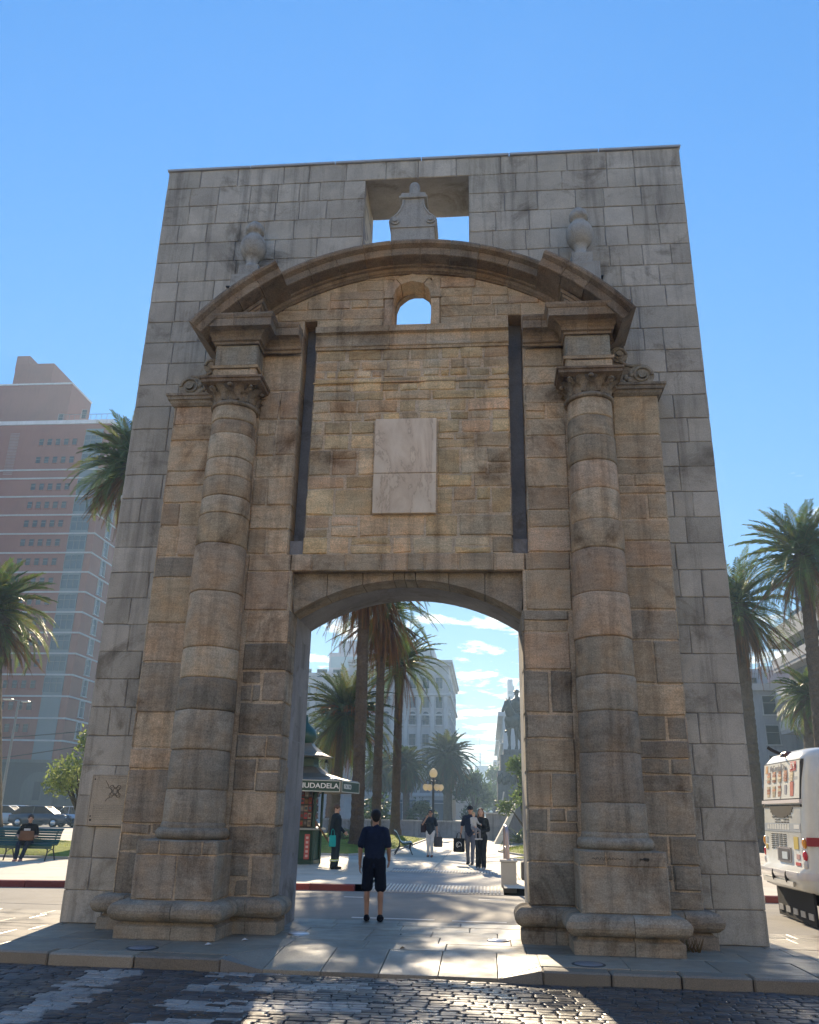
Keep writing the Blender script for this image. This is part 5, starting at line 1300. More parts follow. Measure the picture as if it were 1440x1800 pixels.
# --- the old town blocks that face the gate from across the cobbled street (they shade and warm its front)
for x0,x1,y,h,c,l in ((-62,-6,-31,19,(.42,.375,.31),'cream old town building facing the gateway, left of the pedestrian street'),(6,60,-31,21,(.40,.35,.28),'ochre old town building facing the gateway, right of the pedestrian street')):
    b=thing('old_town_building',l,'building',(x1,y,ZP-.2),PI); W=x1-x0
    m=MB(); m.box(0,0,0,W,16,h,c=c); m.box(-.3,-.5,h-.6,W+.3,16,h+.1,c=c); m.box(-.1,-.2,5.2,W+.1,16,5.6,c=c); m.build('wall',M_WALL,b)
    ow=window_fn(1.2,2.3,(.5,.45,.38),M_GLASS,True,.14,1)
    for k in range(4):
        for j in range(int(W/3.6)): ow(b,(2+3.6*j,-.002,7.6+3.6*k) if k<int((h-7)/3.6) else (2+3.6*j,-.002,2.4))
# ------------------------------------------------------------------ lettering
def text(s,name,size,mt,par,M,ext=.004,align='CENTER',sx=1.0):
    cu=bpy.data.curves.new(name,'FONT'); cu.body=s; cu.size=size; cu.extrude=ext; cu.align_x=align; cu.align_y='CENTER'; cu.offset=size*.012
    o=bpy.data.objects.new(name,cu); col.objects.link(o); bpy.context.view_layer.update()
    me=bpy.data.meshes.new_from_object(o.evaluated_get(bpy.context.evaluated_depsgraph_get())); bpy.data.objects.remove(o)
    me.transform(M @ Matrix.Diagonal((sx,1,1,1))); me.materials.clear(); me.materials.append(mt)
    ob=bpy.data.objects.new(name,me); col.objects.link(ob); ob.parent=par; return ob
def frame_m(o,xa,ya,za): return Matrix(((xa[0],ya[0],za[0],o[0]),(xa[1],ya[1],za[1],o[1]),(xa[2],ya[2],za[2],o[2]),(0,0,0,1)))
def flat(name,c,rough=.5): return mat(name,base=c,attr=False,rough=rough)
M_WHITE=flat('white_lettering',(.78,.78,.74)); M_RED=flat('red_paint',(.42,.03,.03)); M_GREYT=flat('grey_lettering',(.25,.25,.27))
# ------------------------------------------------------------------ kiosk
rng=random.Random(9)
kp=V((-5.88,14.4,ZP)); kio=thing('news_kiosk','dark green hexagonal newspaper kiosk with a two tier metal roof and a lettered sign band','kiosk',(kp.x,14.4,ZP),rad(21))
GN=(.012,.055,.040)
def hexp(r,z): return [(r*math.sin(rad(-30+60*k)),-r*math.cos(rad(-30+60*k)),z) for k in range(6)]
m=MB(); m.rings([hexp(.68,0),hexp(.68,.12),hexp(.62,.14),hexp(.62,.98)],GN,0,False); m.rings([hexp(.50,1.0),hexp(.50,2.2)],(.03,.035,.03),0,False)
m.build('body',M_PAINT,kio)
m=MB(); m.rings([hexp(.80,.98),hexp(.82,.99),hexp(.82,1.03),hexp(.79,1.04)],(.30,.32,.30),0,False); m.build('counter',M_PAINT,kio)
m=MB()
for k in range(6):
    a=hexp(.66,0)[k]; m.tube([(a[0],a[1],0),(a[0],a[1],2.2)],.045,6,c=GN)
m.build('corner_posts',M_PAINT,kio)
m=MB(); pal=[(.28,.04,.04),(.22,.18,.13),(.05,.1,.15),(.25,.23,.2),(.05,.14,.1),(.2,.1,.03),(.1,.09,.08),(.18,.16,.17),(.05,.05,.06)]
for k in range(6):
    A=V(hexp(.53,0)[k]); B=V(hexp(.53,0)[(k+1)%6]); d=(B-A).normalized(); nn=d.cross(V((0,0,1)))
    for r_ in range(5):
        for c_ in range(4):
            if rng.random()<.1: continue
            w=.105; q=A+d*(.03+c_*.125); z=1.08+r_*.22; h=.19*rng.uniform(.75,1); 
            P=[q+V((0,0,z)),q+d*w+V((0,0,z)),q+d*w+V((0,0,z+h)),q+V((0,0,z+h))]; P2=[p+nn*.025 for p in P]
            m.add(P+P2,[(4,5,6,7),(0,1,5,4),(1,2,6,5),(2,3,7,6),(3,0,4,7)],pick(rng,pal,.3))
            cc=pick(rng,pal,.3); P3=[q+d*w*.15+V((0,0,z+h*.3))+nn*.027,q+d*w*.85+V((0,0,z+h*.3))+nn*.027,q+d*w*.85+V((0,0,z+h*.75))+nn*.027,q+d*w*.15+V((0,0,z+h*.75))+nn*.027]; m.add(P3,[(0,1,2,3)],cc)
m.build('magazine_racks',M_PLAST,kio)
m=MB(); R0=1.85
def hexring(r,z): return hexp(r,z)
m.rings([hexring(R0-.03,2.115),hexring(R0,2.085),hexring(R0,2.435),hexring(R0-.06,2.465),hexring(1.35,2.53),hexring(.88,2.66),hexring(.60,2.84),hexring(.52,2.87)],(.12,.11,.085),0,False,True,True,True)
m.build('roof',M_PAINT,kio)
m=MB(); m.rings([hexp(.52,2.78),hexp(.48,2.93),hexp(.46,3.2)],GN,0,False); m.build('lantern',M_PAINT,kio)
m=MB(); m.rings([hexp(.92,3.15),hexp(.98,3.18),hexp(.92,3.21),hexp(.62,3.32),hexp(.38,3.50),hexp(.26,3.64)],(.14,.13,.10),0,False); up=m.build('upper_roof',M_PAINT,kio)
m=MB(); m.lathe([(.24,3.58),(.36,3.72),(.38,3.86),(.30,4.04),(.14,4.18),(.06,4.27),(.05,4.42),(.001,4.54)],0,0,16,c=GN); m.build('finial',M_PAINT,up)
bandm=MB()
tz=2.26
for k in range(6):
    A=V(hexp(R0,0)[k]); B=V(hexp(R0,0)[(k+1)%6]); d=(B-A).normalized(); nn=d.cross(V((0,0,1))); L=(B-A).length
    def pn(a,b,z0,z1,o0,c):
        P=[A+d*a+nn*o0+V((0,0,z0)),A+d*b+nn*o0+V((0,0,z0)),A+d*b+nn*o0+V((0,0,z1)),A+d*a+nn*o0+V((0,0,z1))]; bandm.add([p-nn*.03 for p in P]+P,[(4,5,6,7),(0,1,5,4),(1,2,6,5),(2,3,7,6),(3,0,4,7)],c)
    pn(.03,L-.03,2.095,2.425,.012,GN)
    for z in (2.095,2.405): pn(.03,L-.03,z,z+.022,.022,(.5,.52,.46))
    for a in (.03,L-.055): pn(a,a+.025,2.095,2.425,.022,(.5,.52,.46))
band=bandm.build('sign_band',M_PAINT,kio)
for k,(s,sz,off,sx) in enumerate((('CIUDADELA',.205,.20,1.15),('KIOSCO',.20,0,1.0),('CIUDADELA',.235,0,1.18),('KIOSCO',.20,0,1.0),('CIUDADELA',.235,0,1.18),('KIOSCO',.20,0,1.0))):
    A=V(hexp(R0,0)[k]); B=V(hexp(R0,0)[(k+1)%6]); d=(B-A).normalized(); nn=d.cross(V((0,0,1))); L=(B-A).length
    o=A+d*(L*.5+off)+nn*.016+V((0,0,tz)); 
    if k==1: o=A+d*.60+nn*.016+V((0,0,tz))
    text(s,'lettering',sz,M_WHITE,band,frame_m(o,d,V((0,0,1)),nn),.003,'CENTER',sx)
m=MB()                                       # wrought bracket lamp under the upper eave
a0=rad(20); dx,dy=math.cos(a0),math.sin(a0)
m.tube([(.55*dx,.55*dy,3.24),(.75*dx,.75*dy,3.28),(.85*dx,.85*dy,3.2),(.83*dx,.83*dy,3.12)],.016,5); m.tube([(.55*dx,.55*dy,3.02),(.66*dx,.66*dy,3.1),(.70*dx,.70*dy,3.2),(.64*dx,.64*dy,3.22)],.012,5)
m.lathe([(.02,3.14),(.045,3.10),(.075,3.03),(.001,3.03)],.83*dx,.83*dy,10); m.build('bracket_lamp',M_DARKM,kio)
o=V((.42,-.70,.55)); A=V(hexp(.62,0)[0]); B=V(hexp(.62,0)[1]); d=(B-A).normalized(); nn=d.cross(V((0,0,1)))
m=MB(); q=A+d*.38+nn*.006
m.add([q+V((0,0,.14)),q+d*.16+V((0,0,.14)),q+d*.16+V((0,0,.86)),q+V((0,0,.86))],[(0,1,2,3)],(.45,.10,.09))
for i in range(5): m.add([q+nn*.002+d*.04+V((0,0,.2+.13*i)),q+nn*.002+d*.12+V((0,0,.2+.13*i)),q+nn*.002+d*.12+V((0,0,.27+.13*i)),q+nn*.002+d*.04+V((0,0,.27+.13*i))],[(0,1,2,3)],(.6,.45,.4))
m.build('sticker_panel',M_PLAST,kio)
# ------------------------------------------------------------------ park lamp with five globes
lp=at(761,1470,45); lamp=thing('street_lamp','dark iron lamp post with one high and four lower opal globes on the plaza axis','street lamp',(lp.x,45,ZP))
m=MB(); m.lathe([(.24,0),(.24,.25),(.16,.32),(.13,.9),(.09,1.0),(.075,3.0),(.07,3.45),(.11,3.5),(.06,3.56),(.05,3.72),(.09,3.78)],0,0,14); m.build('post',M_DARKM,lamp)
m=MB()
for k in range(4):
    a=k*PI/2+.5; c,s=math.cos(a),math.sin(a); m.tube([(0,0,3.45),(.25*c,.25*s,3.60),(.48*c,.48*s,3.58),(.55*c,.55*s,3.46)],.032,6); m.lathe([(.03,3.42),(.09,3.44),(.11,3.38),(.05,3.36)],.55*c,.55*s,10)
m.build('arms',M_DARKM,lamp)
def globe(par,x,y,z,r,flip):
    g=MB(); pr=[(.45,-.95),(.75,-.75),(.97,-.3),(1.0,0),(.92,.45),(.66,.85),(.3,1.1),(.001,1.2)]
    pr=[(a*r,z+(b if not flip else -b)*r) for a,b in pr]
    if flip: pr=pr[::-1]
    g.lathe(pr,x,y,16); g.build('globe',M_GLOBE,par)
globe(lamp,0,0,4.05,.27,False)
for k in range(4): a=k*PI/2+.5; globe(lamp,.55*math.cos(a),.55*math.sin(a),3.17,.20,True)
# ------------------------------------------------------------------ slatted benches
SLATP=[(-.40,.36),(-.39,.42),(-.34,.455),(-.27,.455),(-.20,.445),(-.13,.435),(-.06,.435),(.01,.45),(.06,.49),(.10,.55),(.135,.62),(.17,.69),(.205,.76),(.25,.82),(.31,.86)]
def bench(label,loc,rotz,L,c,grp):
    t=thing('park_bench',label,'bench',loc,rotz,grp); m=MB(); s_=MB()
    for i,(y,z) in enumerate(SLATP):
        y0,z0=SLATP[max(0,i-1)]; y1,z1=SLATP[min(len(SLATP)-1,i+1)]; d=V((0,y1-y0,z1-z0)).normalized(); n=V((1,0,0)).cross(d)
        tgt=s_ if i<8 else m
        P=[]
        for x in (-L/2,L/2):
            for a,b in ((-.028,-.011),(.028,-.011),(.028,.011),(-.028,.011)): P.append(V((x,y,z))+d*a+n*b)
        k=1+.15*math.sin(i*3.1); tgt.add(P,[(0,1,5,4),(1,2,6,5),(2,3,7,6),(3,0,4,7),(3,2,1,0),(4,5,6,7)],(c[0]*k,c[1]*k,c[2]*k))
    s_.build('seat',M_PAINT,t); m.build('backrest',M_PAINT,t)
    for x in ((-L/2+.15,0,L/2-.15) if L>2.2 else (-L/2+.15,L/2-.15)):
        m=MB(); m.tube([(x,y,z-.035) for y,z in SLATP],.018,6); m.tube([(x,-.34,.42),(x,-.30,.22),(x,-.40,0)],.02,6); m.tube([(x,.12,.58),(x,.10,.3),(x,.30,0)],.02,6); m.tube([(x,-.30,.22),(x,-.1,.30),(x,.10,.3)],.014,6); m.build('leg_frame',M_DARKM,t)
    return t
bp=gp(33,1512,ZP); BENCH=bench('long dark green slatted bench with a seated person at the left photo edge',(bp.x-.35,bp.y+.1,ZP),rad(4),2.75,(.012,.06,.045),'slatted park benches')
b2=gp(703,1503,ZP); bench('green slatted bench, sun glint in its pale colour, end on beside the plaza path lawn',(b2.x,b2.y+.9,ZP),rad(96),1.9,(.34,.44,.41),'slatted park benches')  # sun glints on the green slats are put into the pale colour
# ------------------------------------------------------------------ hand rail post on the ramp edge
hp=gp(896,1566,ZR); t=thing('ramp_handrail','steel handrail rising from a square stone block at the right edge of the ribbed ramp','handrail',(hp.x,hp.y,ZR))
m=MB(); m.box(-.19,0,-.05,.17,.5,.62,c=(.44,.42,.38),b=.015); m.box(-.22,-.02,.62,.20,.52,.67,c=(.5,.48,.44),b=.01); m.build('stone_block',M_PLAZA,t)
m=MB(); m.tube([(-.02,.2,.6),(-.03,.2,1.25),(-.04,.28,1.36),(-.05,.45,1.40),(-.06,1.6,1.40),(-.06,1.75,1.34),(-.06,1.8,1.2),(-.06,1.8,.12)],.045,10); m.tube([(-.04,.25,.9),(-.06,1.8,.9)],.03,8); m.build('rail',mat('rose_steel',base=(.42,.33,.31),attr=False,rough=.35,metal=.7),t)
m=MB(); m.box(0,0,0,1.4,.6,.42,c=(.10,.09,.08),b=.02); m.box(.05,.05,.42,1.35,.55,.43,c=(.06,.05,.04)); tag(m.build('planter_box',M_PLAZA,None,(hp.x+.35,hp.y+1.6,ZP)),'low dark planter box right behind the handrail block','planter')
# ------------------------------------------------------------------ left street lamp and overhead cables
sp=at(33,1232,30); t=thing('street_light','slim grey street light pole with a flat double lamp head before the brick tower','street lamp',(sp.x,30,ZP)); h=sp.z-ZP
m=MB(); m.tube([(0,0,0),(0,0,h)],[.09,.05],8,c=(.25,.26,.27)); m.build('pole',M_PAINT,t)
m=MB(); m.tube([(-.4,0,h+.06),(0,0,h),(.3,0,h-.02)],.025,5,c=(.25,.26,.27)); m.box(-.85,-.12,h+.04,-.35,.12,h+.10,c=(.6,.6,.6),b=.01); m.box(.2,-.12,h-.07,.6,.12,h-.01,c=(.6,.6,.6),b=.01); m.build('lamp_head',M_PAINT,t)
for (a,b,l) in (((-60,1300),(260,1273),'upper thin overhead cable crossing before the brick tower'),((-60,1340),(260,1290),'lower thin overhead cable crossing behind the small leafy tree')):
    p=at(*a,31); q=at(*b,31); m=MB(); m.tube([p.lerp(q,i/10)+V((0,0,-.10*math.sin(PI*i/10))) for i in range(11)],.022,4,c=(.05,.05,.05)); tag(m.build('overhead_cable',M_DARKM),l,'cable','overhead cables')
fp=at(214,875,.6); m=MB(); m.lathe([(.02,0),(.05,.05),(.085,.22),(.075,.23),(.001,.17)],0,0,14,c=(.62,.58,.48)); m.xf(Matrix.Rotation(rad(-100),4,'Y')); t=tag(m.build('floodlight',M_PAINT,None,(GX-HW-.04,.6,fp.z)),'small cream conical lamp fixed on the left edge of the grey wall','lamp')
m=MB(); m.box(-.02,-.03,-.12,.04,.03,.02,c=(.1,.1,.1)); m.build('bracket',M_DARKM,t)
# ------------------------------------------------------------------ cars
def car(label,loc,rotz,c,grp='cars parked beyond the lawn',L=4.2,H=1.45):
    t=thing('parked_car',label,'car',loc,rotz,grp); m=MB()
    st=[(-.5,.45,.62,.60),(-.49,.35,.80,.74),(-.40,.24,.86,.82),(-.22,.22,.92,.86),(.0,.22,.93,.87),(.25,.22,.93,.87),(.42,.24,.88,.84),(.49,.34,.78,.76),(.5,.45,.66,.62)]
    rs=[]
    for x,z0,z1,w in st:
        w=w*.98; rs.append([(x*L,-w,z0),(x*L,w,z0),(x*L,w*1.02,(z0+z1)/2),(x*L,w*.93,z1),(x*L,0,z1+.03),(x*L,-w*.93,z1),(x*L,-w*1.02,(z0+z1)/2)])
    m.rings(rs,c,0,True); body=m.build('body',M_WHITEP,t)
    m=MB(); cab=[(-.46,.88,.70,.02),(-.30,H-.06,.60,.0),(-.1,H,.60,0),(.1,H-.02,.60,0),(.32,.90,.72,0)]
    rs=[[(x*L,-w-.06*(z<1.0),.86),(x*L,w+.06*(z<1.0),.86),(x*L,w,z),(x*L,-w,z)] for x,z,w,_ in cab]; m.rings(rs,(1,1,1),0,False); m.build('windows',M_GLASS,t)
    m=MB(); rs=[[(x*L,-w-.012,z+.001),(x*L,w+.012,z+.001),(x*L,w-.05,z+.035),(x*L,-w+.05,z+.035)] for x,z,w in ((-.32,H-.09,.61),(-.28,H-.04,.61),(-.1,H,.61),(.1,H-.02,.61),(.13,H-.07,.61))]; m.rings(rs,c,0,False)
    for s in (-1,1):
        for x0,z0,x1,z1 in ((-.45,.90,-.30,H-.05),(.31,.90,.11,H-.03),(-.08,.9,-.07,H)): m.tube([(x0*L,s*.70,z0),(x1*L,s*.615,z1)],.03,5,c=c)
    m.build('roof',M_WHITEP,t)
    for x in (-.31,.31):
        for s in (-1,1):
            w=MB(); w.lathe([(.14,-.1),(.30,-.1),(.32,-.07),(.32,.07),(.30,.1),(.14,.1)],0,0,18); w.xf(Matrix.Rotation(PI/2,4,'X')); wh=w.build('wheel',M_RUB,t,(x*L,s*.78,.32))
            w=MB(); w.lathe([(.001,.105),(.18,.105),(.20,.08)],0,0,14); w.lathe([(.20,-.08),(.18,-.105),(.001,-.105)],0,0,14); w.xf(Matrix.Rotation(PI/2,4,'X')); w.build('rim',M_STEEL,wh)
    for s in (-1,1):
        w=MB(); w.box(L*.49-.05,s*.5-.16,.62,L*.49+.03,s*.5+.16,.74,c=(.7,.7,.68),b=.02); w.build('headlight',M_LAMPR,t)
        w=MB(); w.box(-L*.49-.03,s*.55-.14,.66,-L*.49+.05,s*.55+.14,.82,c=(.4,.02,.02),b=.02); w.build('tail_light',M_LAMPR,t)
    return t
for i,(px,Y,rz,c,l) in enumerate(((2,50,.1,(.40,.43,.43),'silver car at the left photo edge parked behind the green bench'),(30,53,.15,(.62,.64,.65),'white car parked behind the head of the seated person'),(66,50,.1,(.055,.06,.065),'dark car with a bright windscreen parked right of the seated person'),(124,52,2.6,(.50,.50,.52),'pale car parked nearest the left edge of the grey wall'),(98,58,.1,(.03,.035,.045),'black car parked far back between the dark car and the pale car'))):
    p=ground_to(px,1470,Y,ZP); car(l,p,rz,c)
p=ground_to(1346,1500,36,ZR+.1); car('small white car standing between the grey wall and the back of the bus',p,rad(80),(.62,.62,.62),None)
# ------------------------------------------------------------------ bus, seen from behind at the right edge
bus=thing('city_bus','cream white bus with a red stripe leaving to the right, its back covered in advertising','bus',(5.36,2.40,ZR))
BL,BW=9.5,2.36; CRM=(.68,.665,.60)
def plan(x0,i,r,z,x1=BL):
    P=[]
    for cx,cy,a0 in ((x1-r-i,i+r,-90),(x1-r-i,BW-i-r,0),(x0+r,BW-i-r,90),(x0+r,i+r,180)):
        for k in range(5): a=rad(a0+90*k/4); P.append((cx+r*math.cos(a),cy+r*math.sin(a),z))
    return P
m=MB(); m.rings([plan(.10,.06,.15,.52),plan(-.06,.02,.18,.58),plan(-.13,.0,.20,.72),plan(-.13,.0,.20,.86),plan(-.03,.0,.20,.93),plan(.0,.0,.22,1.4),plan(.05,.0,.22,1.95),plan(.10,.03,.24,2.4),plan(.16,.06,.26,2.74),plan(.26,.14,.28,2.86),plan(.45,.34,.30,2.93)],CRM,0,True); m.build('body',M_WHITEP,bus)
m=MB(); m.box(-.155,.42,.62,-.12,BW-.3,.70,c=(.45,.44,.40)); m.rings([plan(-.15,-.012,.2,.74),plan(-.165,-.02,.21,.80),plan(-.15,-.012,.2,.86)],(.64,.60,.58),0,True); m.build('bumper',M_WHITEP,bus)
m=MB()
def rp(y0,y1,z0,z1,off,c,mb=None):           # panel on the rear face following its slope
    xr=lambda z: (-.03+(z-.93)*.064) if z<1.4 else (.0+(z-1.4)*.091) if z<1.95 else (.05+(z-1.95)*.111) if z<2.4 else .10+(z-2.4)*.18
    mb=mb or m; P=[(xr(z0)-off,y1,z0),(xr(z0)-off,y0,z0),(xr(z1)-off,y0,z1),(xr(z1)-off,y1,z1)]
    Q=[(x+.05,y,z) for x,y,z in P]; mb.add(P+Q,[(0,1,2,3),(0,4,5,1),(1,5,6,2),(2,6,7,3),(3,7,4,0)],c)
rp(.16,BW-.16,2.04,2.72,.004,(.05,.05,.05)); rp(.19,BW-.19,2.06,2.70,.010,(.62,.62,.57)); rp(BW/2-.015,BW/2+.015,2.06,2.70,.016,(.4,.38,.36)); rp(.14,BW-.14,1.98,2.04,.03,(.66,.60,.58))
for k in range(5):
    for r_,z in enumerate((2.42,2.16)):
        y=BW-.50-k*.32; cs=[(.50,.25,.14),(.55,.45,.30),(.35,.16,.10)]
        if r_==1 and k==3: rp(y-.05,y+.05,z-.02,z+.14,.014,(.35,.35,.38)); continue
        if r_==1 and k==4: rp(y-.10,y+.06,z-.06,z+.18,.014,(.5,.16,.12)); continue
        for j in range(4): rp(y-.085+.012*(j in (0,3)),y+.085-.012*(j in (0,3)),z-.06+j*.05,z-.018+j*.05,.014,pick(rng,cs,.2))
rear=m.build('rear_window',M_PLAST,bus); m=MB(); rp(BW-.42,BW-.30,2.54,2.68,.014,(.55,.30,.12)); m.build('advert_badge',M_PLAST,rear); m=MB(); rp(.36,.66,2.53,2.69,.014,(.50,.10,.10)); m.build('price_tag',M_PLAST,rear)
text('McCombo Día','lettering',.15,M_GREYT,rear,frame_m((.115,1.32,2.61),(0,-1,0),(.1,0,1),(-1,0,.1)),.002)
text('279','lettering',.15,M_WHITE,rear,frame_m((.112,.51,2.61),(0,-1,0),(.1,0,1),(-1,0,.1)),.002)
m=MB(); 
n=10; P=[(BW/2+ .62*math.cos(PI+PI*i/n), 1.90+.17*math.sin(PI+PI*i/n)) for i in range(n+1)]
for (a,za),(b,zb) in zip(P,P[1:]): rp(a,b,max(za,zb) if False else (za+zb)/2,1.955,.012,(.02,.02,.02))
rp(.14,BW-.14,1.915,1.955,.012,(.03,.03,.03)); m.build('engine_slot',M_RUB,bus)
m=MB()
for r_ in range(4):
    for k in range(7): 
        if r_<2 and k in (3,): continue
        w=.12; y=.62+.16*k; rp(y,y+w,1.74-.045*r_,1.755-.045*r_,.008,(.04,.04,.04)) if (r_>0 and 0<k<6) or r_==0 else None
for r_ in range(8):
    for k in range(4): rp(.95+.22*k,.95+.22*k+.17,1.20+.035*r_,1.213+.035*r_,.008,(.15,.15,.14))
m.build('vents',M_RUB,bus)
m=MB(); rp(.2,BW-.2,1.50,1.64,.006,(.36,.39,.42)); 
for k in range(9): rp(.75+.14*k,.75+.14*k+.11,1.53,1.62,.009,(.58,.58,.54))
rp(.25,.52,1.55,1.62,.009,(.62,.62,.6)); rp(.34,.56,1.22,1.42,.009,(.55,.42,.10)); rp(BW-.35,BW-.24,1.18,1.26,.009,(.55,.4,.1)); rp(BW-.36,BW-.24,1.3,1.4,.009,(.45,.5,.5)); rp(.30,.46,1.06,1.14,.009,(.5,.3,.28)); rp(.28,.52,.96,1.01,.009,(.5,.08,.08)); m.build('stickers',M_PLAST,bus)
m=MB(); rp(.72,1.42,1.00,1.24,.02,(.30,.28,.28)); rp(.78,1.36,1.03,1.21,.026,(.10,.10,.11)); rp(.86,1.14,1.04,1.16,.032,(.55,.62,.66)); m.build('number_plate',M_PLAST,bus)
for y in (.13,BW-.13):
    for z,c,n_ in ((1.32,(.75,.30,.02),'indicator'),(1.12,(.55,.02,.04),'tail_light'),(.98,(.62,.58,.55),'reversing_light')):
        m=MB(); m.ell((-.005+(z-.93)*.06,y,z),.035,.075,.085,12,8,c=c); m.build(n_,M_LAMPR,bus)
m=MB()
for y in (.75,1.45): m.ell((-.145,y,.76),.03,.055,.10,12,8,c=(.02,.02,.02))
m.build('tow_eye_holes',M_RUB,bus)
m=MB(); m.box(.35,.05,.30,BL-.4,BW-.05,.56,c=(.02,.02,.02)); 
m.build('underbody',M_RUB,bus)
for k in range(5):
    m=MB(); m.box(.05+.02*k,.12+.44*k,.03,.09+.02*k,.50+.44*k,.56,c=(.02,.02,.02)); fl=m.build('mud_flap',M_RUB,bus)
    m=MB(); m.box(.035+.02*k,.20+.44*k,.12,.05+.02*k,.42+.44*k,.22,c=(.35,.34,.32)); m.build('badge',M_PLAST,fl)
m=MB(); m.box(.9,-.012,1.28,BL-.6,.02,1.42,c=(.33,.03,.035)); m.box(.02,-.008,1.28,.9,.02,1.42,c=(.33,.03,.035)); m.build('red_stripe',M_PLAST,bus)
m=MB(); m.box(1.0,-.008,1.62,2.7,.03,2.50,c=(1,1,1),b=.12); m.build('side_window',M_GLASS,bus)
w1=bus.children[-1]
for k in range(1,4): copy_part(w1,bus,(k*1.85,0,0))
m=MB(); m.prism([(.62,2.50),(1.0,2.50),(1.12,2.72),(.74,2.72)],.015,.06,c=(.42,.04,.04)); m.prism([(1.15,2.50),(1.3,2.50),(1.42,2.72),(1.27,2.72)],.02,.06,c=(.42,.04,.04)); m.prism([(1.15,2.58),(1.6,2.58),(1.62,2.64),(1.17,2.64)],.02,.06,c=(.42,.04,.04)); m.build('red_lettering',M_PLAST,bus)
m=MB(); m.box(.55,-.01,.30,BL-.5,.03,.95,c=(.02,.025,.03)); m.build('skirt',M_PLAST,bus)
for x in (2.4,7.4):
    w=MB(); w.lathe([(.2,-.14),(.44,-.14),(.48,-.1),(.48,.1),(.44,.14),(.2,.14)],0,0,22); w.xf(Matrix.Rotation(PI/2,4,'X')); wh=w.build('wheel',M_RUB,bus,(x,.13,.48))
    w=MB(); w.lathe([(.24,-.10),(.22,-.12),(.001,-.08)],0,0,14); w.xf(Matrix.Rotation(-PI/2,4,'X')); w.build('rim',M_STEEL,wh)
    w=MB(); w.lathe([(.2,-.14),(.44,-.14),(.48,-.1),(.48,.1),(.44,.14),(.2,.14)],0,0,22); w.xf(Matrix.Rotation(PI/2,4,'X')); w.build('wheel',M_RUB,bus,(x,BW-.15,.48))
m=MB(); m.box(.20,1.05,2.80,.34,1.35,2.90,c=(.10,.04,.04),b=.03); m.tube([(.2,1.2,2.86),(.1,1.0,2.80)],.02,5,c=(.05,.05,.05)); m.build('rear_marker_lamp',M_PLAST,bus)
m=MB(); m.tube([(.5,BW-.3,2.9),(.35,BW-.15,3.0),(.28,BW-.1,3.06)],.035,6,c=(.03,.03,.03)); m.build('roof_hatch_arm',M_RUB,bus)

# scraps of paper on the pavement by the left plinth
for px,py,l in ((366,1661,'crumpled white paper scrap at the right corner of the left plinth'),(430,1653,'small pale paper scrap lying beside the left inner plinth'),(708,1668,'tiny brown dry leaf lying on the pavement slabs under the arch')):
    p=gp(px,py,.004); m=MB(); c=(.6,.58,.54) if 'paper' in l else (.2,.12,.05)
    m.add([(-.04,-.03,0),(.03,-.035,.012),(.05,.02,.004),(-.02,.035,.02),(0,0,.03)],[(0,1,4),(1,2,4),(2,3,4),(3,0,4)],c); tag(m.build('litter_scrap',M_PLAST,None,(p.x,p.y,.004)),l,'litter')
# ------------------------------------------------------------------ people
SKINS=[(.42,.25,.17),(.50,.31,.22),(.36,.21,.14)]
def hand(mb,w,d,k,n=None,curl=.5,r=.0085):
    # palm, four fingers and a thumb; d forearm direction, n palm normal
    d=V(d).normalized(); n=V(n or (0,-1,0)); n=(n-d*n.dot(d)).normalized(); s=d.cross(n)
    p=V(w)+d*.045*k; M=Matrix(((s.x,n.x,d.x),(s.y,n.y,d.y),(s.z,n.z,d.z))).to_4x4()
    mb.ell(p,.040*k,.016*k,.052*k,10,8,M=M)
    for i,l in enumerate((.062,.072,.068,.052)):
        a=p+d*.040*k+s*((i-1.5)*.021)*k; b=a+(d*math.cos(curl*.5)+n*math.sin(curl*.5))*l*.55*k; c=b+(d*math.cos(curl*1.5)+n*math.sin(curl*1.5))*l*.5*k
        mb.cap(a,b,r*k,r*k*.95,1,8); mb.cap(b,c,r*k*.95,r*k*.75,1,8)
    a=p-d*.025*k-s*.030*k; b=a+(d*.6-s*.7+n*.35).normalized()*.045*k; c=b+(d*.85-s*.2+n*.45).normalized()*.032*k
    mb.cap(a,b,.012*k,.0105*k,1,8); mb.cap(b,c,.0105*k,.008*k,1,8)
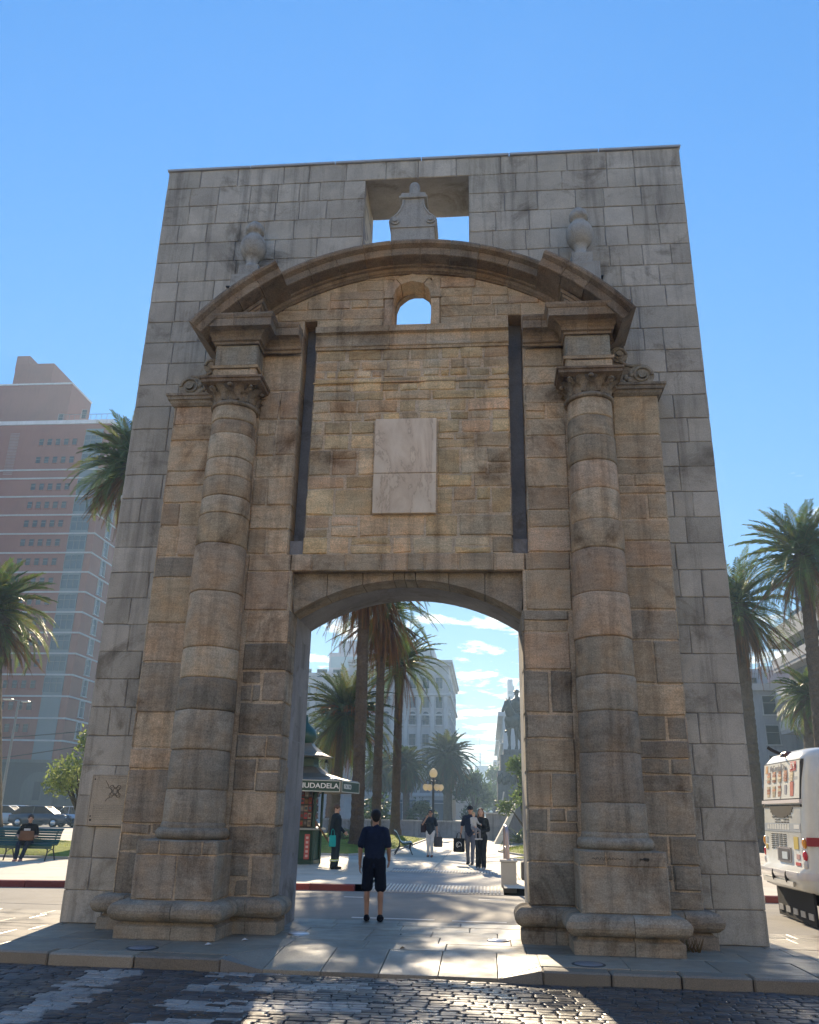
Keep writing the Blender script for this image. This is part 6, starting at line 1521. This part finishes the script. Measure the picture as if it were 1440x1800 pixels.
def person(label,loc,rotz,h=1.72,skin=0,top=(.02,.03,.06),topstyle='tee',bottom=(.02,.03,.06),bstyle='trousers',shoe=(.03,.03,.04),hair=(.02,.018,.015),hairstyle='short',
           arms=None,legs=None,head=(0,0),voxel=.010,cap_=None,torso=1.0,group=None,female=False,glasses=False,cat='person',lean=0.0,seat=None,shw=None):
    k=h/1.75; S=lambda p: V(p)*k; sk=SKINS[skin]
    A={'l':((.33*0+.245,.01,1.13),(.265,-.03,.88)),'r':((-.245,.01,1.13),(-.265,-.03,.88))}
    if arms: A.update(arms)
    G={'l':((.10,-.01,.50),(.11,.02,.08)),'r':((-.10,-.01,.50),(-.11,.02,.08))}
    if legs: G.update(legs)
    hz=0.0; sw=shw or (.168 if female else .185)
    b=MB()
    hy,hp_=head; Hm=Matrix.Translation(S((0,-.0,1.62)))@Matrix.Rotation(hy,4,'Z')@Matrix.Rotation(hp_,4,'X')
    def hd(p): return Hm@(V(p)*k)
    b.ell(hd((0,.008,.012)),.076*k,.096*k,.112*k,16,12,M=Matrix.Rotation(hy,4,'Z')); b.ell(hd((0,-.030,-.062)),.054*k,.062*k,.060*k,12,10,M=Matrix.Rotation(hy,4,'Z'))
    b.cap(hd((0,-.088,.012)),hd((0,-.106,-.018)),.010*k,.015*k); 
    for s in (-1,1): b.ell(hd((s*.078,.012,-.004)),.012*k,.022*k,.032*k,8,8,M=Matrix.Rotation(hy,4,'Z')); 
    b.ell(hd((0,-.082,-.058)),.022*k,.012*k,.012*k,8,6,M=Matrix.Rotation(hy,4,'Z'))
    b.cap(S((0,.02,1.40)),S((0,.008,1.56)),.060*k,.053*k)
    b.cap(S((0,0,1.02)),S((0,.0,1.33)),.112*k,.128*k,1.28 if not female else 1.15); b.cap(S((-sw+.04,.012,1.405)),S((sw-.04,.012,1.405)),.060*k,.060*k)
    b.ell(S((0,.005,.95)),.165*k,.115*k,.13*k,14,10)
    for sd,sg in (('l',1),('r',-1)):
        e,w=A[sd][:2]; sh=(sg*sw,.012,1.395); b.cap(S(sh),S(e),.052*k,.040*k); b.cap(S(e),S(w),.040*k,.026*k)
        d=(V(w)-V(e)); nn=A[sd][2] if len(A[sd])>2 else (-sg*.9,-.3,0); hand(b,S(w),d,k,nn,.55,.0095 if voxel>.008 else .0088)
        kn,an=G[sd]; hip=(sg*.092,.0,.93)
        b.cap(S(hip),S(kn),.088*k,.056*k); b.cap(S(kn),S(an),.054*k,.036*k); mid=V(kn).lerp(V(an),.3)+V((0,.018,0)); b.ell(S(mid),.05*k,.052*k,.11*k,10,8)
        b.cap(S(V(an)+V((0,.03,-.04))),S(V(an)+V((0,-.14,-.055))),.034*k,.026*k,1.2)
    def paint(co):
        for s in (-1,1):
            if (co-hd((s*.031,-.086,.016))).length<.012*k: return (.03,.02,.015)
            if (co-hd((s*.031,-.088,.038))).length<.010*k: return (.08,.05,.035)
        p=co-hd((0,-.09,-.056))
        if abs(p.x)<.024*k and abs(p.z)<.007*k and abs(p.y)<.03*k: return (.34,.13,.11)
        return sk
    o=vox(b,'person',M_SKIN,None,loc,voxel*k,3,paint,rotz); tag(o,label,cat,group)
    cv=max(.011,voxel)
    m=MB(); g=.014                              # upper garment
    m.cap(S((0,.0,.93)),S((0,0,1.32)),(.118+g)*k,(.132+g)*k,1.30 if not female else 1.18); m.cap(S((-sw+.035,.012,1.40)),S((sw-.035,.012,1.40)),(.060+g)*k,(.060+g)*k); m.ell(S((0,.0,.96)),(.165+g)*k,(.12+g)*k,.12*k,14,10)
    if female: 
        for s in (-1,1): m.ell(S((s*.075,-.11,1.25)),.07*k,.06*k,.07*k,10,8)
    for sd,sg in (('l',1),('r',-1)):
        e,w=A[sd][:2]; sh=V((sg*sw,.012,1.395)); e=V(e); w=V(w)
        if topstyle=='tee': m.cap(S(sh),S(sh.lerp(e,.80)),(.058+g)*k,(.050+g)*k)
        else: m.cap(S(sh),S(e),(.054+g)*k,(.044+g*.8)*k); m.cap(S(e),S(e.lerp(w,.93)),(.044+g*.8)*k,(.032+g*.6)*k)
    m.cap(S((0,.018,1.41)),S((0,.012,1.475)),.070*k,.062*k)
    t1=vox(m,'shirt' if topstyle=='tee' else 'long_sleeved_top',M_CLOTH,o,(0,0,0),cv*k,3,top)
    m=MB()
    m.ell(S((0,.005,.945)),(.165+.012)*k,(.118+.014)*k,.14*k,14,10)
    for sd,sg in (('l',1),('r',-1)):
        kn,an=V(G[sd][0]),V(G[sd][1]); hip=V((sg*.092,.0,.93))
        if bstyle=='shorts': m.cap(S(hip),S(hip.lerp(kn,.93)),.108*k,.098*k)
        elif bstyle=='wide': m.cap(S(hip),S(kn),.105*k,.085*k); m.cap(S(kn),S(kn.lerp(an,.98)),.085*k,.082*k)
        else: m.cap(S(hip),S(kn),.102*k,.074*k); m.cap(S(kn),S(kn.lerp(an,.94)),.072*k,.056*k)
    vox(m,'shorts' if bstyle=='shorts' else 'trousers',M_CLOTH,o,(0,0,0),cv*k,3,bottom)
    for sd in ('l','r'):
        an=V(G[sd][1]); m=MB(); m.cap(S(an+V((0,.035,-.035))),S(an+V((0,-.15,-.048))),.046*k,.036*k,1.15); m.ell(S(an+V((0,.02,-.01))),.048*k,.055*k,.04*k)
        vox(m,'shoe',M_CLOTH,o,(0,0,0),.010*k,2,shoe)
    m=MB(); RZ=Matrix.Rotation(hy,4,'Z')
    if hairstyle=='short':
        m.ell(hd((0,.020,.034)),.090*k,.102*k,.098*k,16,12,M=RZ); m.ell(hd((0,.055,-.01)),.072*k,.06*k,.075*k,12,10,M=RZ)
    elif hairstyle=='long':
        m.ell(hd((0,.025,.035)),.088*k,.10*k,.10*k,16,12,M=RZ)
        for s in (-1,1): m.cap(hd((s*.070,.03,.0)),hd((s*.085,.02,-.25)),.038*k,.028*k)
        m.cap(hd((0,.08,0)),hd((0,.10,-.28)),.06*k,.04*k,1.4)
    elif hairstyle=='bun':
        m.ell(hd((0,.022,.036)),.086*k,.10*k,.10*k,16,12,M=RZ); m.ell(hd((0,.11,.03)),.04*k,.04*k,.04*k,10,8,M=RZ)
    vox(m,'hair',M_HAIR,o,(0,0,0),.010*k,2,hair)
    if cap_:
        m=MB(); m.ell(hd((0,.018,.052)),.090*k,.106*k,.088*k,16,12,M=RZ); m.ell(hd((0,-.10,.045)),.066*k,.075*k,.012*k,12,8,M=RZ@Matrix.Rotation(.2,4,'X')); vox(m,'cap',M_CLOTH,o,(0,0,0),.009*k,2,cap_)
    if glasses:
        m=MB()
        for s in (-1,1): m.ell(hd((s*.034,-.094,.016)),.028*k,.012*k,.02*k,10,8,c=(.01,.01,.01))
        m.cap(hd((-.03,-.1,.02)),hd((.03,-.1,.02)),.005*k,.005*k,c=(.01,.01,.01)); m.build('sunglasses',M_PLAST,o)
    return o
def foot(px,py,z): p=gp(px,py,z); return (p.x,p.y,z)
# 1 the man seen from behind under the arch
p=foot(656,1619,0.0)
man=person('man in navy T-shirt and dark shorts seen from behind under the arch',(p[0],p[1]-.06,.003),PI,1.69,0,(.016,.026,.058),'tee',(.010,.014,.026),'shorts',(.012,.014,.02),(.010,.010,.012),'short',
  arms={'l':((.245,.02,1.12),(.25,-.02,.86),(-1,0,0)),'r':((-.24,.02,1.13),(-.23,-.16,.93),(1,0,0))},legs={'l':((.115,-.01,.50),(.105,.02,.08)),'r':((-.115,-.01,.50),(-.125,.02,.08))},voxel=.0075,shw=.165,head=(.22,.06))
# 2 worker in dark overalls beside the kiosk
p=foot(588,1528,ZP)
wk=person('worker in dark grey overalls with bright ankle bands beside the thick palm trunk',(p[0],p[1],ZP+.003),rad(78),1.74,1,(.022,.03,.035),'long',(.03,.04,.045),'wide',(.03,.03,.03),(.10,.06,.035),'short',
  arms={'l':((.20,-.02,1.12),(.12,-.22,.98)),'r':((-.215,.05,1.12),(-.22,.10,.87))},head=(.0,.25))
m=MB()
for s in (-1,1): m.lathe([(.094,.20),(.096,.20),(.096,.26),(.094,.26)],s*.11,.018,14,c=(.55,.62,.12)); m.lathe([(.096,.215),(.097,.215),(.097,.24),(.096,.24)],s*.11,.018,14,c=(.7,.7,.66))
m.build('reflective_band',M_PLAST,wk)
# turquoise bag hanging from the worker's arm and a wooden broom handle
def bag(label,name,loc,w,d,h,c,rotz=0,strap=True,emblem=None,taper=.9,kind='bag'):
    m=MB(); r=[]
    for z,s in ((0,.86),(.03,1.0),(h*.5,.98),(h*.97,taper),(h,taper*.97)):
        r.append([(sx*w/2*s,sy*d/2*s*(1 if z<h*.6 else .6),z) for sx,sy in ((-1,-1),(0,-1.15),(1,-1),(1.05,0),(1,1),(0,1.15),(-1,1),(-1.05,0))])
    m.rings(r,c,0,True); o=m.build(name,M_CLOTH,None,loc,rotz); tag(o,label,kind)
    if strap:
        for s in (-1,1):
            k=MB(); k.tube([(-w*.25,s*d*.3,h*.97),(-w*.16,s*d*.15,h+.14),(0,0,h+.17),(w*.16,s*d*.15,h+.14),(w*.25,s*d*.3,h*.97)],.008,5,c=c); k.build('handle',M_CLOTH,o)
    return o
wx=V(wk.location)
bag('small turquoise bag hanging behind the worker in dark overalls','hand_bag',(wx.x-.05,wx.y-.26,ZP+.60),.19,.08,.30,(.03,.36,.34),rad(10))
m=MB(); m.tube([(-.34,0,1.22),(-.10,-.02,.92),(.30,-.05,.42)],.028,8,c=(.26,.17,.10)); tag(m.build('wooden_pole',M_BARK,None,(wx.x-.28,wx.y+.12,ZP+.0)),'thick brown wooden pole carried slanting behind the worker','pole')
# 3 woman in white trousers
p=foot(756,1507,ZP)
w3=person('woman in dark top and white trousers walking towards the gateway holding up one hand',(p[0],p[1],ZP+.003),rad(-4),1.66,0,(.03,.04,.05),'tee',(.62,.60,.56),'trousers',(.22,.10,.07),(.018,.014,.012),'bun',
  arms={'r':((-.30,-.06,1.20),(-.13,-.15,1.45),(0,-1,0)),'l':((.25,.03,1.13),(.285,-.03,.88))},legs={'l':((.075,-.05,.50),(.07,.0,.08)),'r':((-.075,.0,.50),(-.085,.06,.08))},female=True,glasses=True)
L3=V(w3.location); bag('dark shoulder bag worn by the woman in white trousers','shoulder_bag',(L3.x-.25,L3.y+.02,ZP+.86),.22,.12,.30,(.04,.03,.035))
bag('dark grey tote hanging by the left hand of the woman in white trousers','tote_bag',(L3.x+.30,L3.y-.02,ZP+.36),.32,.10,.36,(.09,.085,.085))
# 4 man with cap, 5 woman, 6 child
p=foot(827,1521,ZP); 
m4=person('man in dark cap and navy polo shirt walking beside the woman with the child',(p[0],p[1]+.1,ZP+.003),rad(-8),1.80,0,(.014,.022,.045),'tee',(.10,.115,.15),'trousers',(.05,.05,.06),(.02,.016,.013),'short',
  arms={'r':((-.27,.02,1.13),(-.30,-.05,.87)),'l':((.25,.0,1.13),(.20,-.16,.98))},legs={'l':((.09,-.06,.50),(.08,-.12,.09)),'r':((-.09,.02,.50),(-.09,.10,.09))},cap_=(.012,.014,.02),glasses=True)
L4=V(m4.location); bg=bag('black shopping bag with a white emblem carried by the man in the cap','shopping_bag',(L4.x-.36,L4.y-.10,ZP+.38),.36,.13,.42,(.012,.014,.018),rad(-12),True,None,1.0)
m=MB()
for r0,a0,a1 in ((.085,-30,250),(.045,100,330)):
    m.tube([(r0*math.cos(rad(a0+(a1-a0)*i/14))+.01,-.084,.22+r0*math.sin(rad(a0+(a1-a0)*i/14))) for i in range(15)],.010,5,c=(.62,.62,.60))
m.build('emblem',M_PLAST,bg)
p=foot(845,1529,ZP)
w5=person('woman with long hair in loose black clothes carrying the child on her arm',(p[0]+.02,p[1],ZP+.003),rad(-6),1.72,1,(.012,.016,.022),'long',(.014,.018,.025),'wide',(.35,.34,.34),(.12,.06,.03),'long',
  arms={'r':((-.24,-.04,1.14),(-.20,-.27,1.10),(0,0,1)),'l':((.235,-.03,1.12),(-.02,-.26,1.05),(0,0,1))},legs={'l':((.085,-.05,.50),(.085,-.10,.08)),'r':((-.085,.0,.50),(-.09,.04,.08))},female=True)
L5=V(w5.location)
ch=person('small child in a pale top carried on the arm of the long haired woman',(L5.x-.21,L5.y-.25,ZP+.66),rad(48),.95,1,(.42,.42,.41),'long',(.20,.21,.23),'trousers',(.5,.5,.5),(.38,.26,.13),'short',
  arms={'l':((.26,-.10,1.16),(.22,-.30,1.10)),'r':((-.26,-.06,1.14),(-.24,-.26,1.02))},legs={'l':((.15,-.28,.78),(.15,-.30,.40)),'r':((-.15,-.28,.78),(-.15,-.30,.40))},voxel=.012)
# 7 seated person on the left bench
B=V(BENCH.location); sx=gp(45,1512,ZP).x
p7=person('person in black T-shirt sitting on the long green bench with a bag on the lap',(sx,B.y-.10,ZP-.42),rad(14),1.70,0,(.012,.012,.014),'tee',(.02,.03,.05),'trousers',(.42,.22,.19),(.035,.025,.02),'short',
  arms={'l':((.27,-.05,1.13),(.10,-.26,1.06)),'r':((-.30,.0,1.14),(-.20,-.26,1.08))},legs={'l':((.13,-.44,.93),(.02,-.52,.50)),'r':((-.12,-.44,.93),(-.12,-.56,.50))},head=(.25,.1))
m=MB(); m.box(-.10,-.006,-.03,.08,.006,.03,c=(.6,.6,.6)); o=m.build('shirt_print',M_PLAST,p7,(.0,-.165,1.27)); 
L7=V(p7.location); bag('brown bag on the lap of the person sitting on the green bench','hand_bag',(L7.x+.16,L7.y-.38,ZP+.56),.40,.16,.26,(.16,.085,.05),rad(14),False)
# ------------------------------------------------------------------ light, sky, haze, camera
SUN_EL=rad(26.5); SUN_AZ=math.atan2(-.150,1.0)           # azimuth measured from +Y towards +X
sd=V((math.sin(SUN_AZ)*math.cos(SUN_EL),math.cos(SUN_AZ)*math.cos(SUN_EL),math.sin(SUN_EL)))
ld=bpy.data.lights.new('sun','SUN'); ld.energy=5.0; ld.angle=rad(.55); ld.color=(1.0,.82,.58)
lo=bpy.data.objects.new('sun',ld); col.objects.link(lo); lo.rotation_euler=sd.to_track_quat('Z','Y').to_euler(); lo.location=(0,0,60)
w=bpy.data.worlds.new('World'); sc.world=w; w.use_nodes=True; nt=w.node_tree; L=nt.links
bg=nt.nodes['Background']; bg.inputs['Strength'].default_value=.15
sky=nt.nodes.new('ShaderNodeTexSky'); sky.sky_type='NISHITA'; sky.sun_disc=False; sky.sun_elevation=SUN_EL; sky.sun_rotation=SUN_AZ; sky.altitude=0; sky.air_density=1.0; sky.dust_density=.0; sky.ozone_density=3.0
tc=nt.nodes.new('ShaderNodeTexCoord'); sep=nt.nodes.new('ShaderNodeSeparateXYZ'); L.new(tc.outputs['Generated'],sep.inputs[0])
# thin broken clouds low over the avenue: noise on a flat cloud sheet seen in perspective
def mth(op,a,b=None):
    n=nt.nodes.new('ShaderNodeMath'); n.operation=op
    for i,x in enumerate((a,b)):
        if x is None: continue
        if isinstance(x,(int,float)): n.inputs[i].default_value=x
        else: L.new(x,n.inputs[i])
    return n.outputs[0]
den=mth('ADD',mth('MAXIMUM',sep.outputs['Z'],.0),.055)
u=mth('DIVIDE',sep.outputs['X'],den); v=mth('DIVIDE',sep.outputs['Y'],den)
cmb=nt.nodes.new('ShaderNodeCombineXYZ'); L.new(u,cmb.inputs[0]); L.new(v,cmb.inputs[1])
cn=_n(nt,'ShaderNodeTexNoise',Scale=2.6,Detail=9.0,Roughness=.6,Distortion=.25); L.new(cmb.outputs[0],cn.inputs['Vector'])
thr=nt.nodes.new('ShaderNodeMapRange'); L.new(sep.outputs['Z'],thr.inputs[0]); thr.inputs[1].default_value=.02; thr.inputs[2].default_value=.34; thr.inputs[3].default_value=.44; thr.inputs[4].default_value=.60; thr.clamp=True
dif=mth('SUBTRACT',cn.outputs['Fac'],thr.outputs[0]); cl=nt.nodes.new('ShaderNodeMapRange'); L.new(dif,cl.inputs[0]); cl.inputs[1].default_value=0.0; cl.inputs[2].default_value=.10; cl.clamp=True
mask=nt.nodes.new('ShaderNodeMapRange'); L.new(sep.outputs['Z'],mask.inputs[0]); mask.inputs[1].default_value=.30; mask.inputs[2].default_value=.38; mask.inputs[3].default_value=1; mask.inputs[4].default_value=0; mask.clamp=True
fac=mth('MULTIPLY',mth('MULTIPLY',cl.outputs[0],mask.outputs[0]),.85)
hs=nt.nodes.new('ShaderNodeHueSaturation'); hs.inputs['Value'].default_value=1.75; hs.inputs['Saturation'].default_value=1.25; bw=nt.nodes.new('ShaderNodeRGBToBW'); L.new(sky.outputs[0],bw.inputs[0])
k_=mth('DIVIDE',1.0,mth('ADD',1.0,mth('DIVIDE',bw.outputs[0],1.3))); vm=nt.nodes.new('ShaderNodeVectorMath'); vm.operation='SCALE'; L.new(sky.outputs[0],vm.inputs[0]); L.new(k_,vm.inputs['Scale']); L.new(vm.outputs[0],hs.inputs['Color'])
mx=nt.nodes.new('ShaderNodeMix'); mx.data_type='RGBA'; L.new(fac,mx.inputs[0]); L.new(hs.outputs[0],mx.inputs[6]); mx.inputs[7].default_value=(6.4,6.0,5.3,1)
L.new(mx.outputs[2],bg.inputs['Color'])
# haze: one even pale volume
hm=bpy.data.materials.new('haze'); hm.use_nodes=True; hn=hm.node_tree
for n in list(hn.nodes):
    if n.type!='OUTPUT_MATERIAL': hn.nodes.remove(n)
pv=hn.nodes.new('ShaderNodeVolumePrincipled'); pv.inputs['Color'].default_value=(.50,.74,1.0,1); pv.inputs['Density'].default_value=.0009; pv.inputs['Anisotropy'].default_value=.38
hn.links.new(pv.outputs[0],hn.nodes['Material Output'].inputs['Volume'])
m=MB(); m.box(-420,-80,-2.3,420,760,84); hz=m.build('haze',hm); hz['kind']='stuff'
cam=bpy.data.cameras.new('camera'); co=bpy.data.objects.new('camera',cam); col.objects.link(co)
cam.sensor_fit='HORIZONTAL'; cam.sensor_width=36; cam.lens=36*FPX/1440; cam.clip_end=6000; cam.clip_start=.05
co.matrix_world=Matrix(((CR.x,CU.x,-CF.x,CAMP.x),(CR.y,CU.y,-CF.y,CAMP.y),(CR.z,CU.z,-CF.z,CAMP.z),(0,0,0,1)))
sc.camera=co
vs=sc.view_settings; vs.view_transform='Standard'; vs.look='None'; vs.exposure=1.15; vs.gamma=1
sc.cycles.max_bounces=8; sc.cycles.diffuse_bounces=4; sc.cycles.volume_bounces=0; sc.cycles.transparent_max_bounces=6
sc.cycles.use_denoising=True
